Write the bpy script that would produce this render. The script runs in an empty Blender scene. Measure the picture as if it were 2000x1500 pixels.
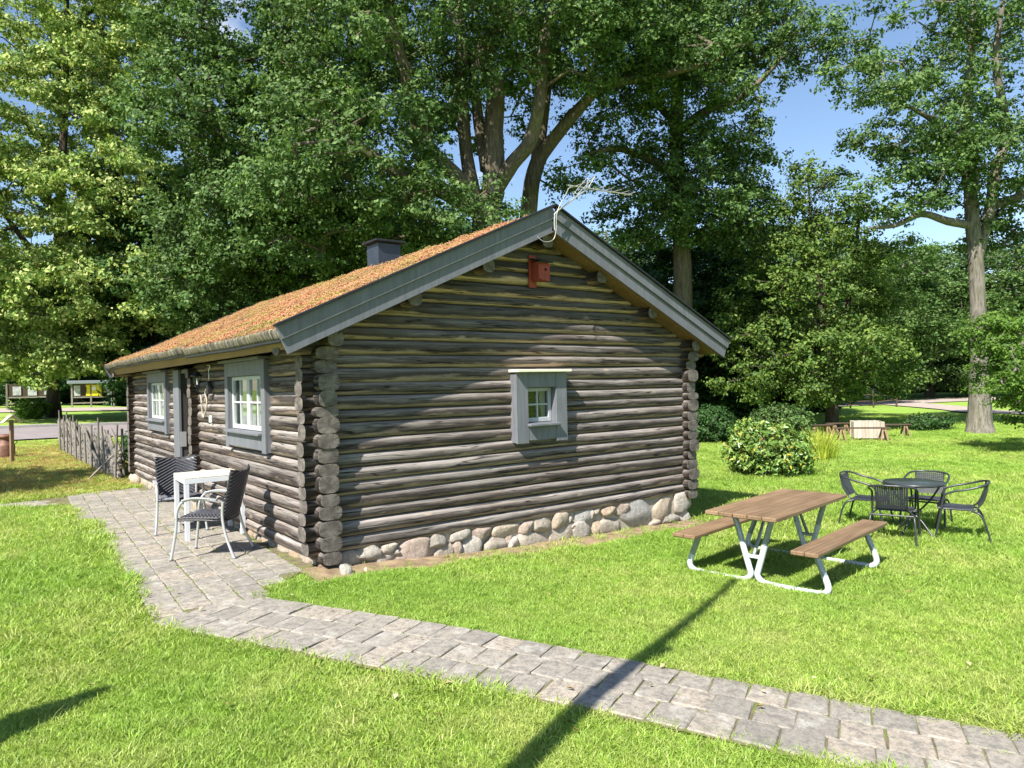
import bpy, math, random
import numpy as np
from mathutils import Vector, Matrix

# ------------------------------------------------------------------ camera, sky, sun, exposure
scene = bpy.context.scene
COL = scene.collection
rng = np.random.default_rng(11)
random.seed(11)

CAM = np.array([-2.7634, -6.853, 1.75])
YAW, PITCH, ROLL, FPX = 0.9215, -0.0002, -0.0231, 1379.8
cf = np.array([math.cos(PITCH)*math.cos(YAW), math.cos(PITCH)*math.sin(YAW), math.sin(PITCH)])
_r = np.array([math.sin(YAW), -math.cos(YAW), 0.0]); _u = np.cross(_r, cf)
cr = math.cos(ROLL)*_r + math.sin(ROLL)*_u
cu = -math.sin(ROLL)*_r + math.cos(ROLL)*_u
cam_data = bpy.data.cameras.new('camera')
cam_data.sensor_width = 36.0
cam_data.lens = 36.0*FPX/2000.0
cam_data.clip_start = 0.05
cam_data.clip_end = 2000.0
cam = bpy.data.objects.new('camera', cam_data)
COL.objects.link(cam)
cam.matrix_world = Matrix(((cr[0], cu[0], -cf[0], CAM[0]), (cr[1], cu[1], -cf[1], CAM[1]),
                           (cr[2], cu[2], -cf[2], CAM[2]), (0, 0, 0, 1)))
scene.camera = cam

SUN_DIR = Vector((0.75, 0.31, -0.88)).normalized()      # direction the light travels
sun_elev = math.asin(-SUN_DIR.z)
sun_az = math.atan2(-SUN_DIR.x, -SUN_DIR.y)             # clockwise from +Y

world = bpy.data.worlds.new('World')
scene.world = world
world.use_nodes = True
wt = world.node_tree
wt.nodes.clear()
w_out = wt.nodes.new('ShaderNodeOutputWorld')
w_bg = wt.nodes.new('ShaderNodeBackground'); w_bg.inputs['Strength'].default_value = 0.09
w_sky = wt.nodes.new('ShaderNodeTexSky'); w_sky.sky_type = 'NISHITA'; w_sky.sun_disc = False
w_sky.sun_elevation = sun_elev; w_sky.sun_rotation = sun_az
w_sky.air_density = 1.0; w_sky.dust_density = 0.3; w_sky.ozone_density = 2.0
w_bg2 = wt.nodes.new('ShaderNodeBackground')
w_bg2.inputs['Color'].default_value = (0.93, 0.95, 1.0, 1); w_bg2.inputs['Strength'].default_value = 0.7
w_mix = wt.nodes.new('ShaderNodeMixShader')
w_tc = wt.nodes.new('ShaderNodeTexCoord')
w_map = wt.nodes.new('ShaderNodeMapping'); w_map.inputs['Scale'].default_value = (1.0, 1.0, 2.6)
w_map.inputs['Location'].default_value = (0.35, 0.1, 0.0)
w_noise = wt.nodes.new('ShaderNodeTexNoise'); w_noise.inputs['Scale'].default_value = 2.6
w_noise.inputs['Detail'].default_value = 7.0; w_noise.inputs['Roughness'].default_value = 0.58
w_ramp = wt.nodes.new('ShaderNodeValToRGB')
w_ramp.color_ramp.elements[0].position = 0.60; w_ramp.color_ramp.elements[1].position = 0.76
wt.links.new(w_tc.outputs['Generated'], w_map.inputs['Vector'])
wt.links.new(w_map.outputs['Vector'], w_noise.inputs['Vector'])
wt.links.new(w_noise.outputs['Fac'], w_ramp.inputs['Fac'])
wt.links.new(w_sky.outputs['Color'], w_bg.inputs['Color'])
wt.links.new(w_ramp.outputs['Color'], w_mix.inputs['Fac'])
wt.links.new(w_bg.outputs['Background'], w_mix.inputs[1])
wt.links.new(w_bg2.outputs['Background'], w_mix.inputs[2])
wt.links.new(w_mix.outputs['Shader'], w_out.inputs['Surface'])

sun_data = bpy.data.lights.new('sun', 'SUN')
sun_data.energy = 5.0
sun_data.angle = math.radians(0.53)
sun_data.color = (1.0, 0.955, 0.88)
sun = bpy.data.objects.new('sun', sun_data)
COL.objects.link(sun)
sun.rotation_euler = SUN_DIR.to_track_quat('-Z', 'Y').to_euler()
sun.location = (-20, -10, 30)

scene.view_settings.view_transform = 'Standard'
scene.view_settings.look = 'None'
scene.view_settings.gamma = 1.0
scene.view_settings.use_curve_mapping = False
scene.view_settings.exposure = 1.16
scene.render.engine = 'CYCLES'
scene.cycles.transparent_max_bounces = 8
scene.cycles.max_bounces = 4
scene.cycles.diffuse_bounces = 2
scene.cycles.glossy_bounces = 2
scene.cycles.transmission_bounces = 3


def wp(px, py, depth):
    """world point seen towards (px, py) of the 2000 px wide photograph at a given depth"""
    return CAM + depth*(cf + cr*(px-1000)/FPX - cu*(py-750)/FPX)

# ------------------------------------------------------------------ helpers

def tag(o, label=None, cat=None, group=None, kind=None):
    if label: o['label'] = label
    if cat: o['category'] = cat
    if group: o['group'] = group
    if kind: o['kind'] = kind
    return o


def empty(name, loc=(0, 0, 0), rz=0.0):
    o = bpy.data.objects.new(name, None)
    o.empty_display_size = 0.2
    COL.objects.link(o)
    o.location = loc
    o.rotation_euler = (0, 0, rz)
    return o


def link(name, me, parent=None):
    o = bpy.data.objects.new(name, me)
    COL.objects.link(o)
    if parent is not None:
        o.parent = parent
    return o


def np_mesh(name, verts, faces, mats, smooth=False, fmat=None, uv=None):
    """verts (n,3); faces (m,k) array or list of lists"""
    me = bpy.data.meshes.new(name)
    verts = np.asarray(verts, dtype=np.float32)
    if isinstance(faces, np.ndarray):
        m, k = faces.shape
        me.vertices.add(len(verts)); me.vertices.foreach_set('co', verts.ravel())
        me.loops.add(m*k); me.loops.foreach_set('vertex_index', faces.astype(np.int32).ravel())
        me.polygons.add(m)
        me.polygons.foreach_set('loop_start', np.arange(0, m*k, k, dtype=np.int32))
        me.polygons.foreach_set('loop_total', np.full(m, k, dtype=np.int32))
        me.update(calc_edges=True)
    else:
        me.from_pydata(verts.tolist(), [], faces)
    for mt in (mats if isinstance(mats, (list, tuple)) else [mats]):
        me.materials.append(mt)
    n = len(me.polygons)
    if fmat is not None:
        me.polygons.foreach_set('material_index', np.asarray(fmat, dtype=np.int32))
    if smooth is True:
        me.polygons.foreach_set('use_smooth', np.ones(n, dtype=bool))
    elif smooth is not False:
        me.polygons.foreach_set('use_smooth', np.asarray(smooth, dtype=bool))
    if uv is not None:
        l = me.uv_layers.new(name='UVMap')
        l.data.foreach_set('uv', np.asarray(uv, dtype=np.float32).ravel())
    me.update()
    return me


class MB:
    """collects boxes, tubes and sheets and links them as one mesh"""
    def __init__(self, frame=None):
        self.v = []; self.f = []; self.s = []; self.m = []
        self.frame = frame      # (origin, ex, ey, ez)
    def _add(self, vs, fs, smooth, mi=0):
        b = len(self.v)
        if self.frame is not None:
            o, ex, ey, ez = self.frame
            vs = [o + ex*p[0] + ey*p[1] + ez*p[2] for p in vs]
            if np.dot(np.cross(ex, ey), ez) < 0: fs = [list(f)[::-1] for f in fs]
        self.v += [tuple(p) for p in vs]
        for f in fs:
            self.f.append([b+i for i in f]); self.s.append(smooth); self.m.append(mi)
    def box(self, lo, hi, ch=0.004, mi=0):
        a_ = np.array(lo, float); b_ = np.array(hi, float)
        lo = np.minimum(a_, b_); hi2 = np.maximum(a_, b_)
        self.obox((lo+hi2)/2, (hi2-lo)/2, np.eye(3), ch, mi)
        return self
    def obox(self, c, h, R, ch=0.004, mi=0):
        """oriented box: centre, half sizes, 3x3 rows = axes; chamfered edges"""
        c = np.array(c, float); h = np.array(h, float); R = np.array(R, float)
        ch = min(ch, 0.45*h.min())
        vs = []; idx = {}
        for sx in (-1, 1):
            for sy in (-1, 1):
                for sz in (-1, 1):
                    for ax in range(3):
                        q = np.array([sx*h[0], sy*h[1], sz*h[2]])
                        for k in range(3):
                            if k != ax:
                                q[k] -= (sx, sy, sz)[k]*ch
                        idx[(sx, sy, sz, ax)] = len(vs)
                        vs.append(c + q@R)
        fs = []
        def orient(f, n):
            a, b, d = vs[f[0]], vs[f[1]], vs[f[2]]
            if np.dot(np.cross(b-a, d-b), n@R) < 0: f = f[::-1]
            return f
        for ax in range(3):
            o1, o2 = [k for k in range(3) if k != ax]
            for s in (-1, 1):
                f = []
                for a, b in ((-1, -1), (1, -1), (1, 1), (-1, 1)):
                    sg = [0, 0, 0]; sg[ax] = s; sg[o1] = a; sg[o2] = b
                    f.append(idx[(sg[0], sg[1], sg[2], ax)])
                n = np.zeros(3); n[ax] = s
                fs.append(orient(f, n))
        for ax in range(3):            # edges along ax
            o1, o2 = [k for k in range(3) if k != ax]
            for a in (-1, 1):
                for b in (-1, 1):
                    f = []
                    for (s, who) in ((-1, o1), (1, o1), (1, o2), (-1, o2)):
                        sg = [0, 0, 0]; sg[ax] = s; sg[o1] = a; sg[o2] = b
                        f.append(idx[(sg[0], sg[1], sg[2], who)])
                    n = np.zeros(3); n[o1] = a; n[o2] = b
                    fs.append(orient(f, n))
        for sx in (-1, 1):
            for sy in (-1, 1):
                for sz in (-1, 1):
                    f = [idx[(sx, sy, sz, k)] for k in range(3)]
                    fs.append(orient(f, np.array([sx, sy, sz], float)))
        self._add(vs, fs, False, mi)
        return self
    def bar(self, p, q, w, t, up=(0, 0, 1), ch=0.003, mi=0):
        """rectangular bar from p to q, w across, t along 'up'"""
        p = np.array(p, float); q = np.array(q, float)
        d = q-p; L = np.linalg.norm(d); d /= L
        up = np.array(up, float); s = np.cross(up, d); s /= np.linalg.norm(s); u = np.cross(d, s)
        return self.obox((p+q)/2, (L/2, w/2, t/2), np.array([d, s, u]), ch, mi)
    def tube(self, pts, r, n=8, caps=True, mi=0, smooth=True):
        pts = [np.array(p, float) for p in pts]
        if not hasattr(r, '__len__'): r = [r]*len(pts)
        vs = []; fs = []
        prev = None
        for i, p in enumerate(pts):
            a = pts[max(i-1, 0)]; b = pts[min(i+1, len(pts)-1)]
            d = b-a; d = d/(np.linalg.norm(d)+1e-9)
            if prev is None:
                ref = np.array([0, 0, 1.0]) if abs(d[2]) < 0.9 else np.array([1.0, 0, 0])
                s = np.cross(ref, d)
            else:
                s = prev - d*np.dot(prev, d)
            s /= np.linalg.norm(s)+1e-9; prev = s
            t = np.cross(d, s)
            for k in range(n):
                an = 2*math.pi*k/n
                vs.append(p + r[i]*(math.cos(an)*s + math.sin(an)*t))
        for i in range(len(pts)-1):
            for k in range(n):
                k2 = (k+1) % n
                fs.append([i*n+k, i*n+k2, (i+1)*n+k2, (i+1)*n+k])
        self._add(vs, fs, smooth, mi)
        if caps:
            self._add(vs[:n], [list(range(n))[::-1]], False, mi)
            self._add(vs[-n:], [list(range(n))], False, mi)
        return self
    def lathe(self, prof, c=(0, 0, 0), n=20, mi=0, smooth=True):
        vs = []; fs = []
        for (r, z) in prof:
            for k in range(n):
                a = 2*math.pi*k/n
                vs.append((c[0]+r*math.cos(a), c[1]+r*math.sin(a), c[2]+z))
        for i in range(len(prof)-1):
            for k in range(n):
                k2 = (k+1) % n
                fs.append([i*n+k, i*n+k2, (i+1)*n+k2, (i+1)*n+k])
        self._add(vs, fs, smooth, mi)
        return self
    def poly(self, vs, fs, smooth=False, mi=0):
        self._add(vs, fs, smooth, mi)
        return self
    def build(self, name, mats, parent=None):
        me = np_mesh(name, self.v, self.f, mats, smooth=self.s, fmat=self.m)
        return link(name, me, parent)


def curve_pts(ctrl, n=6, closed=False):
    """Catmull-Rom through control points"""
    c = [np.array(p, float) for p in ctrl]
    out = []
    m = len(c)
    for i in range(m-1):
        p0 = c[max(i-1, 0)]; p1 = c[i]; p2 = c[i+1]; p3 = c[min(i+2, m-1)]
        for k in range(n):
            t = k/n
            out.append(0.5*((2*p1)+(-p0+p2)*t+(2*p0-5*p1+4*p2-p3)*t*t+(-p0+3*p1-3*p2+p3)*t**3))
    out.append(c[-1])
    return out


def copy_tree(o, parent=None):
    c = o.copy(); COL.objects.link(c); c.parent = parent
    for ch in list(o.children):
        copy_tree(ch, c)
    return c


def sstep(a, b, x):
    t = np.clip((np.asarray(x, float)-a)/(b-a), 0, 1)
    return t*t*(3-2*t)


def vnoise(x, y, seed=0):
    """cheap smooth 2-D value noise in [-1, 1]"""
    x = np.asarray(x, float); y = np.asarray(y, float)
    xi = np.floor(x).astype(np.int64); yi = np.floor(y).astype(np.int64)
    xf = x-xi; yf = y-yi
    def h(a, b):
        v = np.sin(a*127.1+b*311.7+seed*74.7)*43758.5453
        return (v-np.floor(v))*2-1
    u = xf*xf*(3-2*xf); v = yf*yf*(3-2*yf)
    return (h(xi, yi)*(1-u)+h(xi+1, yi)*u)*(1-v) + (h(xi, yi+1)*(1-u)+h(xi+1, yi+1)*u)*v

# ------------------------------------------------------------------ materials

class NT:
    def __init__(self, name):
        self.mat = bpy.data.materials.new(name)
        self.mat.use_nodes = True
        self.t = self.mat.node_tree
        self.t.nodes.clear()
        self.out = self.t.nodes.new('ShaderNodeOutputMaterial')
    def n(self, typ, props=None, **ins):
        nd = self.t.nodes.new('ShaderNode'+typ)
        for k, v in (props or {}).items():
            setattr(nd, k, v)
        for k, v in ins.items():
            self.set(nd, k, v)
        return nd
    def set(self, nd, k, v):
        key = k.replace('_', ' ')
        s = nd.inputs[int(key[1:])] if key[0] == 'i' and key[1:].isdigit() else nd.inputs[key]
        if isinstance(v, bpy.types.NodeSocket):
            self.t.links.new(v, s)
        else:
            s.default_value = v
    def noise(self, vec, scale, detail=4.0, rough=0.55):
        nd = self.n('TexNoise', Scale=scale, Detail=detail, Roughness=rough)
        if vec is not None: self.t.links.new(vec, nd.inputs['Vector'])
        return nd.outputs['Fac']
    def ramp(self, fac, stops):
        nd = self.n('ValToRGB')
        el = nd.color_ramp.elements
        while len(el) < len(stops): el.new(0.5)
        for e, (p, c) in zip(el, stops):
            e.position = p
            e.color = (c[0], c[1], c[2], 1) if hasattr(c, '__len__') else (c, c, c, 1)
        self.t.links.new(fac, nd.inputs['Fac'])
        return nd.outputs['Color']
    def mix(self, fac, a, b, blend='MIX'):
        nd = self.n('Mix', {'data_type': 'RGBA', 'blend_type': blend})
        for s, v in ((nd.inputs[0], fac), (nd.inputs[6], a), (nd.inputs[7], b)):
            if isinstance(v, bpy.types.NodeSocket): self.t.links.new(v, s)
            elif hasattr(v, '__len__'): s.default_value = (v[0], v[1], v[2], 1)
            else: s.default_value = v
        return nd.outputs[2]
    def math(self, op, a, b=0.0, clamp=False):
        nd = self.n('Math', {'operation': op, 'use_clamp': clamp})
        for s, v in ((nd.inputs[0], a), (nd.inputs[1], b)):
            if isinstance(v, bpy.types.NodeSocket): self.t.links.new(v, s)
            else: s.default_value = v
        return nd.outputs[0]
    def mapping(self, vec, scale=(1, 1, 1), loc=(0, 0, 0), rot=(0, 0, 0)):
        nd = self.n('Mapping', Scale=scale, Location=loc, Rotation=rot)
        self.t.links.new(vec, nd.inputs['Vector'])
        return nd.outputs[0]
    def coord(self, which='Object'):
        return self.n('TexCoord').outputs[which]
    def pos(self):
        return self.n('NewGeometry').outputs['Position']
    def rnd(self):
        return self.n('ObjectInfo').outputs['Random']
    def island(self):
        return self.n('NewGeometry').outputs['Random Per Island']
    def bump(self, h, strength=0.3, dist=0.01):
        nd = self.n('Bump', Strength=strength, Distance=dist)
        self.t.links.new(h, nd.inputs['Height'])
        return nd.outputs['Normal']
    def pbr(self, color, rough=0.6, normal=None, metal=0.0, spec=0.5, **kw):
        b = self.n('BsdfPrincipled')
        for k, v in (('Base Color', color), ('Roughness', rough), ('Metallic', metal), ('Specular IOR Level', spec)):
            s = b.inputs[k]
            if isinstance(v, bpy.types.NodeSocket): self.t.links.new(v, s)
            elif k == 'Base Color': s.default_value = (v[0], v[1], v[2], 1)
            else: s.default_value = v
        if normal is not None: self.t.links.new(normal, b.inputs['Normal'])
        return b.outputs[0]
    def done(self, shader):
        self.t.links.new(shader, self.out.inputs['Surface'])
        return self.mat


def m_log():
    t = NT('weathered_log')
    uv = t.coord('UV'); rnd = t.rnd()
    sep = t.n('SeparateXYZ'); t.t.links.new(uv, sep.inputs[0])
    comb = t.n('CombineXYZ', X=t.math('ADD', sep.outputs[0], t.math('MULTIPLY', rnd, 57.0)),
               Y=t.math('ADD', sep.outputs[1], t.math('MULTIPLY', rnd, 13.0)), Z=t.math('MULTIPLY', rnd, 31.0))
    v = comb.outputs[0]
    grain = t.noise(t.mapping(v, (2.0, 40, 1)), 1.0, 6, 0.68)
    fine = t.noise(t.mapping(v, (6.0, 150, 1)), 1.0, 3, 0.6)
    patch = t.noise(t.mapping(v, (1.1, 6.0, 1)), 1.0, 6, 0.65)
    big = t.noise(t.mapping(v, (0.5, 1.6, 1)), 1.0, 3, 0.5)
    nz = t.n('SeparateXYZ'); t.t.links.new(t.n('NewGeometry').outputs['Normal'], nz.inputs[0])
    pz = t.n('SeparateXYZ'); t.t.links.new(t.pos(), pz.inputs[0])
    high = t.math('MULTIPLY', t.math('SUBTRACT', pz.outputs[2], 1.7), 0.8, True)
    # sunlight painted on upper sides, dark weathered band, paler wood lifted by bounce below
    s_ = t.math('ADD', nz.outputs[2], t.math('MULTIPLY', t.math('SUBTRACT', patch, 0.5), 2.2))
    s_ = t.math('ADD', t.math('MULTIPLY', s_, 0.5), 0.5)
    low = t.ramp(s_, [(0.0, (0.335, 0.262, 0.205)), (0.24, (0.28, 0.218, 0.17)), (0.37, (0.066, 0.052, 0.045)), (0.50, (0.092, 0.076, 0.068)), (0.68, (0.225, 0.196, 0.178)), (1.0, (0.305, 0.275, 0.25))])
    upp = t.ramp(s_, [(0.0, (0.51, 0.365, 0.25)), (0.28, (0.43, 0.30, 0.195)), (0.40, (0.085, 0.068, 0.056)), (0.60, (0.068, 0.060, 0.058)), (1.0, (0.12, 0.11, 0.105))])  # upper rows: top sides painted dark as unlit, undersides sheltered tan wood
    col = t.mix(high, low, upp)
    col = t.mix(1.0, col, t.ramp(grain, [(0.28, 0.38), (0.45, 0.82), (0.6, 1.1), (0.78, 1.5)]), 'MULTIPLY')
    col = t.mix(t.ramp(big, [(0.48, 0.0), (0.70, 0.45)]), col, t.mix(1.0, col, (0.62, 0.5, 0.42), 'MULTIPLY'))
    hv = t.n('HueSaturation'); t.t.links.new(col, hv.inputs['Color'])
    t.t.links.new(t.math('ADD', 0.72, t.math('MULTIPLY', rnd, 0.5)), hv.inputs['Value'])
    col = hv.outputs[0]
    # drying cracks and knots
    crack = t.ramp(t.noise(t.mapping(v, (0.8, 24, 1)), 1.0, 2, 0.4), [(0.472, 1.0), (0.497, 0.10), (0.505, 0.10), (0.53, 1.0)])
    crack = t.mix(t.ramp(patch, [(0.40, 0.0), (0.48, 1.0)]), (1, 1, 1), crack)
    col = t.mix(1.0, col, crack, 'MULTIPLY')
    vor = t.n('TexVoronoi', Scale=1.0); t.t.links.new(t.mapping(v, (1.6, 5.5, 1)), vor.inputs['Vector'])
    knot = t.ramp(vor.outputs['Distance'], [(0.06, 1.0), (0.12, 0.0)])
    col = t.mix(t.math('MULTIPLY', knot, 0.6), col, t.mix(t.ramp(rnd, [(0.4, 0.0), (0.6, 1.0)]), (0.05, 0.03, 0.02), (0.42, 0.33, 0.24)))
    h = t.math('ADD', grain, t.math('MULTIPLY', fine, 0.5))
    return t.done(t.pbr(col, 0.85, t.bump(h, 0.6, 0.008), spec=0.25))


def m_log_end():
    t = NT('log_end_grain')
    uv = t.coord('UV'); rnd = t.rnd()
    sep = t.n('SeparateXYZ'); t.t.links.new(uv, sep.inputs[0])
    x, y = sep.outputs[0], sep.outputs[1]
    r = t.math('POWER', t.math('ADD', t.math('MULTIPLY', x, x), t.math('MULTIPLY', y, y)), 0.5)
    ang = t.math('ARCTAN2', y, x)
    off = t.n('CombineXYZ', X=t.math('MULTIPLY', rnd, 40.0), Y=t.math('MULTIPLY', rnd, 9.0))
    vv = t.n('VectorMath', {'operation': 'ADD'}); t.t.links.new(uv, vv.inputs[0]); t.t.links.new(off.outputs[0], vv.inputs[1])
    nz = t.noise(vv.outputs[0], 9.0, 4)
    nz2 = t.noise(vv.outputs[0], 45.0, 4)
    ring = t.math('SINE', t.math('ADD', t.math('MULTIPLY', r, 420.0), t.math('MULTIPLY', nz, 9.0)))
    av = t.n('CombineXYZ', X=t.math('MULTIPLY', t.math('SINE', ang), 2.2), Y=t.math('MULTIPLY', t.math('COSINE', ang), 2.2), Z=t.math('MULTIPLY', rnd, 50.0))
    rad = t.noise(av.outputs[0], 1.6, 5, 0.75)
    crack = t.ramp(rad, [(0.48, 1.0), (0.5, 0.15), (0.52, 1.0)])
    col = t.ramp(nz, [(0.3, (0.085, 0.072, 0.064)), (0.5, (0.16, 0.14, 0.123)), (0.7, (0.26, 0.23, 0.20))])
    col = t.mix(t.math('MULTIPLY', t.ramp(ring, [(0.0, 0.0), (1.0, 1.0)]), 0.45), col, (0.10, 0.085, 0.07))
    col = t.mix(1.0, col, crack, 'MULTIPLY')
    col = t.mix(t.ramp(nz2, [(0.30, 0.35), (0.45, 0.0)]), col, (0.07, 0.06, 0.055))
    h = t.math('ADD', t.math('MULTIPLY', ring, 0.2), crack)
    return t.done(t.pbr(col, 0.9, t.bump(h, 0.6, 0.006), spec=0.2))


def m_paint(name, c, grain=0.25, rough=0.6, wear=0.12):
    t = NT(name)
    v = t.coord('Object')
    a = t.noise(t.mapping(v, (26, 26, 2)), 1.0, 4)
    b = t.noise(v, 3.0, 5)
    c2 = [min(1, x*(1+grain)) for x in c]; c1 = [x*(1-grain) for x in c]
    col = t.ramp(a, [(0.3, c1), (0.7, c2)])
    col = t.mix(t.ramp(b, [(0.5, 0.0), (0.75, wear*2)]), col, [x*0.55 for x in c])
    return t.done(t.pbr(col, rough, t.bump(a, 0.15, 0.004), spec=0.3))


def m_simple(name, c, rough=0.5, metal=0.0, var=0.12, scale=8.0, spec=0.5, bump=0.0):
    t = NT(name)
    v = t.coord('Object')
    a = t.noise(v, scale, 5)
    col = t.ramp(a, [(0.3, [x*(1-var) for x in c]), (0.7, [min(1, x*(1+var)) for x in c])])
    nrm = t.bump(t.noise(v, scale*6, 4), bump, 0.004) if bump else None
    return t.done(t.pbr(col, rough, nrm, metal, spec))


def m_wood(name, c1, c2, axis=0, rough=0.6, rnd_amt=0.25, dens=40.0, spec=0.3):
    t = NT(name)
    v = t.coord('Object'); rnd = t.rnd()
    off = t.n('CombineXYZ', X=t.math('MULTIPLY', rnd, 30.0), Y=t.math('MULTIPLY', rnd, 17.0), Z=t.math('MULTIPLY', rnd, 23.0))
    vv = t.n('VectorMath', {'operation': 'ADD'}); t.t.links.new(v, vv.inputs[0]); t.t.links.new(off.outputs[0], vv.inputs[1])
    sc = [dens, dens, dens]; sc[axis] = 1.8
    a = t.noise(t.mapping(vv.outputs[0], sc), 1.0, 5, 0.6)
    b = t.noise(vv.outputs[0], 2.5, 3)
    col = t.ramp(a, [(0.28, c1), (0.72, c2)])
    col = t.mix(t.ramp(b, [(0.4, 0.0), (0.75, 0.35)]), col, [x*0.5 for x in c1])
    hsv = t.n('HueSaturation'); t.t.links.new(col, hsv.inputs['Color'])
    t.t.links.new(t.math('ADD', 1-rnd_amt/2, t.math('MULTIPLY', rnd, rnd_amt)), hsv.inputs['Value'])
    return t.done(t.pbr(hsv.outputs[0], rough, t.bump(a, 0.3, 0.004), spec=spec))


def m_glass():
    t = NT('window_glass')
    tr = t.n('BsdfTransparent', Color=(0.9, 0.94, 0.92, 1))
    gl = t.n('BsdfGlossy', Color=(1, 1, 1, 1), Roughness=0.015)
    nz = t.bump(t.noise(t.coord('Object'), 3.0, 2), 0.04, 0.02)
    t.t.links.new(nz, gl.inputs['Normal'])
    lw = t.n('LayerWeight', Blend=0.5)
    fr = t.math('ADD', 0.025, t.math('MULTIPLY', t.math('POWER', lw.outputs['Facing'], 4.0), 0.7))
    mx = t.n('MixShader'); t.t.links.new(fr, mx.inputs[0])
    t.t.links.new(tr.outputs[0], mx.inputs[1]); t.t.links.new(gl.outputs[0], mx.inputs[2])
    return t.done(mx.outputs[0])


def m_cloth(name, c):
    t = NT(name)
    d = t.n('BsdfDiffuse', Color=(c[0], c[1], c[2], 1)); tr = t.n('BsdfTranslucent', Color=(c[0], c[1], c[2], 1))
    mx = t.n('MixShader', i0=0.35)
    t.t.links.new(d.outputs[0], mx.inputs[1]); t.t.links.new(tr.outputs[0], mx.inputs[2])
    return t.done(mx.outputs[0])


def m_leaf(name, stops, transl=0.32, rough=0.55, spec=0.22, tint=(1.15, 1.2, 0.7)):
    """stops: colours picked per leaf by its island random"""
    t = NT(name)
    rnd = t.island()
    col = t.ramp(rnd, stops)
    nz = t.noise(t.pos(), 0.55, 3)
    hsv = t.n('HueSaturation'); t.t.links.new(col, hsv.inputs['Color'])
    t.t.links.new(t.math('ADD', 0.35, t.math('MULTIPLY', nz, 1.3)), hsv.inputs['Value'])
    c = hsv.outputs[0]
    p = t.pbr(c, rough, None, 0, spec)
    tr = t.n('BsdfTranslucent'); t.t.links.new(t.mix(1.0, c, tint, 'MULTIPLY'), tr.inputs['Color'])
    mx = t.n('MixShader', i0=transl)
    t.t.links.new(p, mx.inputs[1]); t.t.links.new(tr.outputs[0], mx.inputs[2])
    return t.done(mx.outputs[0])


def m_bark(name, c1, c2, scale=1.0, moss=0.0):
    t = NT(name)
    v = t.coord('Object')
    a = t.noise(t.mapping(v, (14*scale, 14*scale, 2.2*scale)), 1.0, 6, 0.65)
    b = t.noise(v, 1.3, 4)
    col = t.ramp(a, [(0.3, c1), (0.7, c2)])
    col = t.mix(t.ramp(b, [(0.45, 0.0), (0.7, 0.4)]), col, [x*0.6 for x in c1])
    if moss:
        col = t.mix(t.ramp(t.noise(v, 0.9, 4), [(0.5, 0.0), (0.65, moss)]), col, (0.10, 0.105, 0.03))
    return t.done(t.pbr(col, 0.9, t.bump(a, 1.0, 0.04), spec=0.15))


M = {}
M['log'] = m_log()
M['log_end'] = m_log_end()
M['grey_paint'] = m_paint('grey_painted_board', (0.142, 0.147, 0.163), 0.16, 0.6, 0.2)
M['grey_dark'] = m_paint('grey_painted_fascia', (0.128, 0.131, 0.150), 0.16, 0.6, 0.2)
M['cream'] = m_paint('cream_painted_ledge', (0.72, 0.68, 0.52), 0.06)
M['sash'] = m_paint('pale_grey_sash', (0.36, 0.38, 0.39), 0.08)
M['sash_white'] = m_paint('white_sash', (0.46, 0.475, 0.47), 0.06)
M['black_metal'] = m_simple('black_sheet_metal', (0.018, 0.019, 0.022), 0.5, 0.0, 0.2, 8.0, 0.2)
M['chimney'] = m_simple('chimney_sheet_metal', (0.035, 0.042, 0.06), 0.42, 0.3, 0.2, 4.0)
M['glass'] = m_glass()
M['curtain'] = m_cloth('white_curtain', (0.52, 0.50, 0.50))
M['dark'] = m_simple('dark_interior', (0.03, 0.025, 0.02), 0.9)
M['door'] = m_wood('dark_door_wood', (0.035, 0.03, 0.028), (0.06, 0.052, 0.048), 2)
M['soffit'] = m_wood('brown_soffit_wood', (0.15, 0.085, 0.035), (0.27, 0.17, 0.075), 0)
M['purlin'] = M['log']
M['mortar'] = m_simple('lime_mortar', (0.36, 0.32, 0.265), 0.95, 0, 0.25, 6.0, 0.1, 0.5)
M['soil'] = m_simple('dry_soil', (0.24, 0.175, 0.11), 0.95, 0, 0.4, 7.0, 0.1, 0.6)
M['silver'] = m_simple('silver_tube', (0.55, 0.55, 0.55), 0.38, 0.55, 0.06)
M['white_metal'] = m_simple('white_powder_coat', (0.56, 0.585, 0.61), 0.4, 0, 0.04)
M['galv'] = m_simple('galvanised_tube', (0.30, 0.34, 0.36), 0.42, 0.5, 0.15, 20.0)
M['galv_white'] = m_simple('white_coated_tube', (0.52, 0.57, 0.60), 0.45, 0.0, 0.08)
M['wicker'] = m_simple('dark_wicker', (0.022, 0.021, 0.025), 0.42, 0, 0.35, 40.0)
M['wicker_hi'] = m_simple('grey_wicker_strand', (0.10, 0.10, 0.115), 0.36, 0, 0.3, 40.0)
M['black_tube'] = m_simple('black_tube', (0.03, 0.033, 0.036), 0.33, 0.0, 0.1)
M['black_slat'] = m_simple('black_plastic_weave', (0.03, 0.032, 0.042), 0.4, 0.0, 0.25, 60.0)
M['table_glass'] = m_simple('dark_table_top', (0.045, 0.055, 0.055), 0.22, 0.0, 0.2, 5.0)
M['tile'] = m_simple('pale_table_tile', (0.62, 0.57, 0.47), 0.5, 0, 0.12, 14.0)
M['picnic'] = m_wood('brown_stained_plank', (0.14, 0.085, 0.045), (0.29, 0.195, 0.115), 0, 0.6, 0.3, 50.0)
M['fence_wood'] = m_wood('dark_grey_pole_wood', (0.09, 0.08, 0.068), (0.25, 0.225, 0.19), 2, 0.85)
M['paper'] = m_simple('faded_notice_paper', (0.42, 0.43, 0.43), 0.6, 0, 0.3, 5.0)
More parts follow.
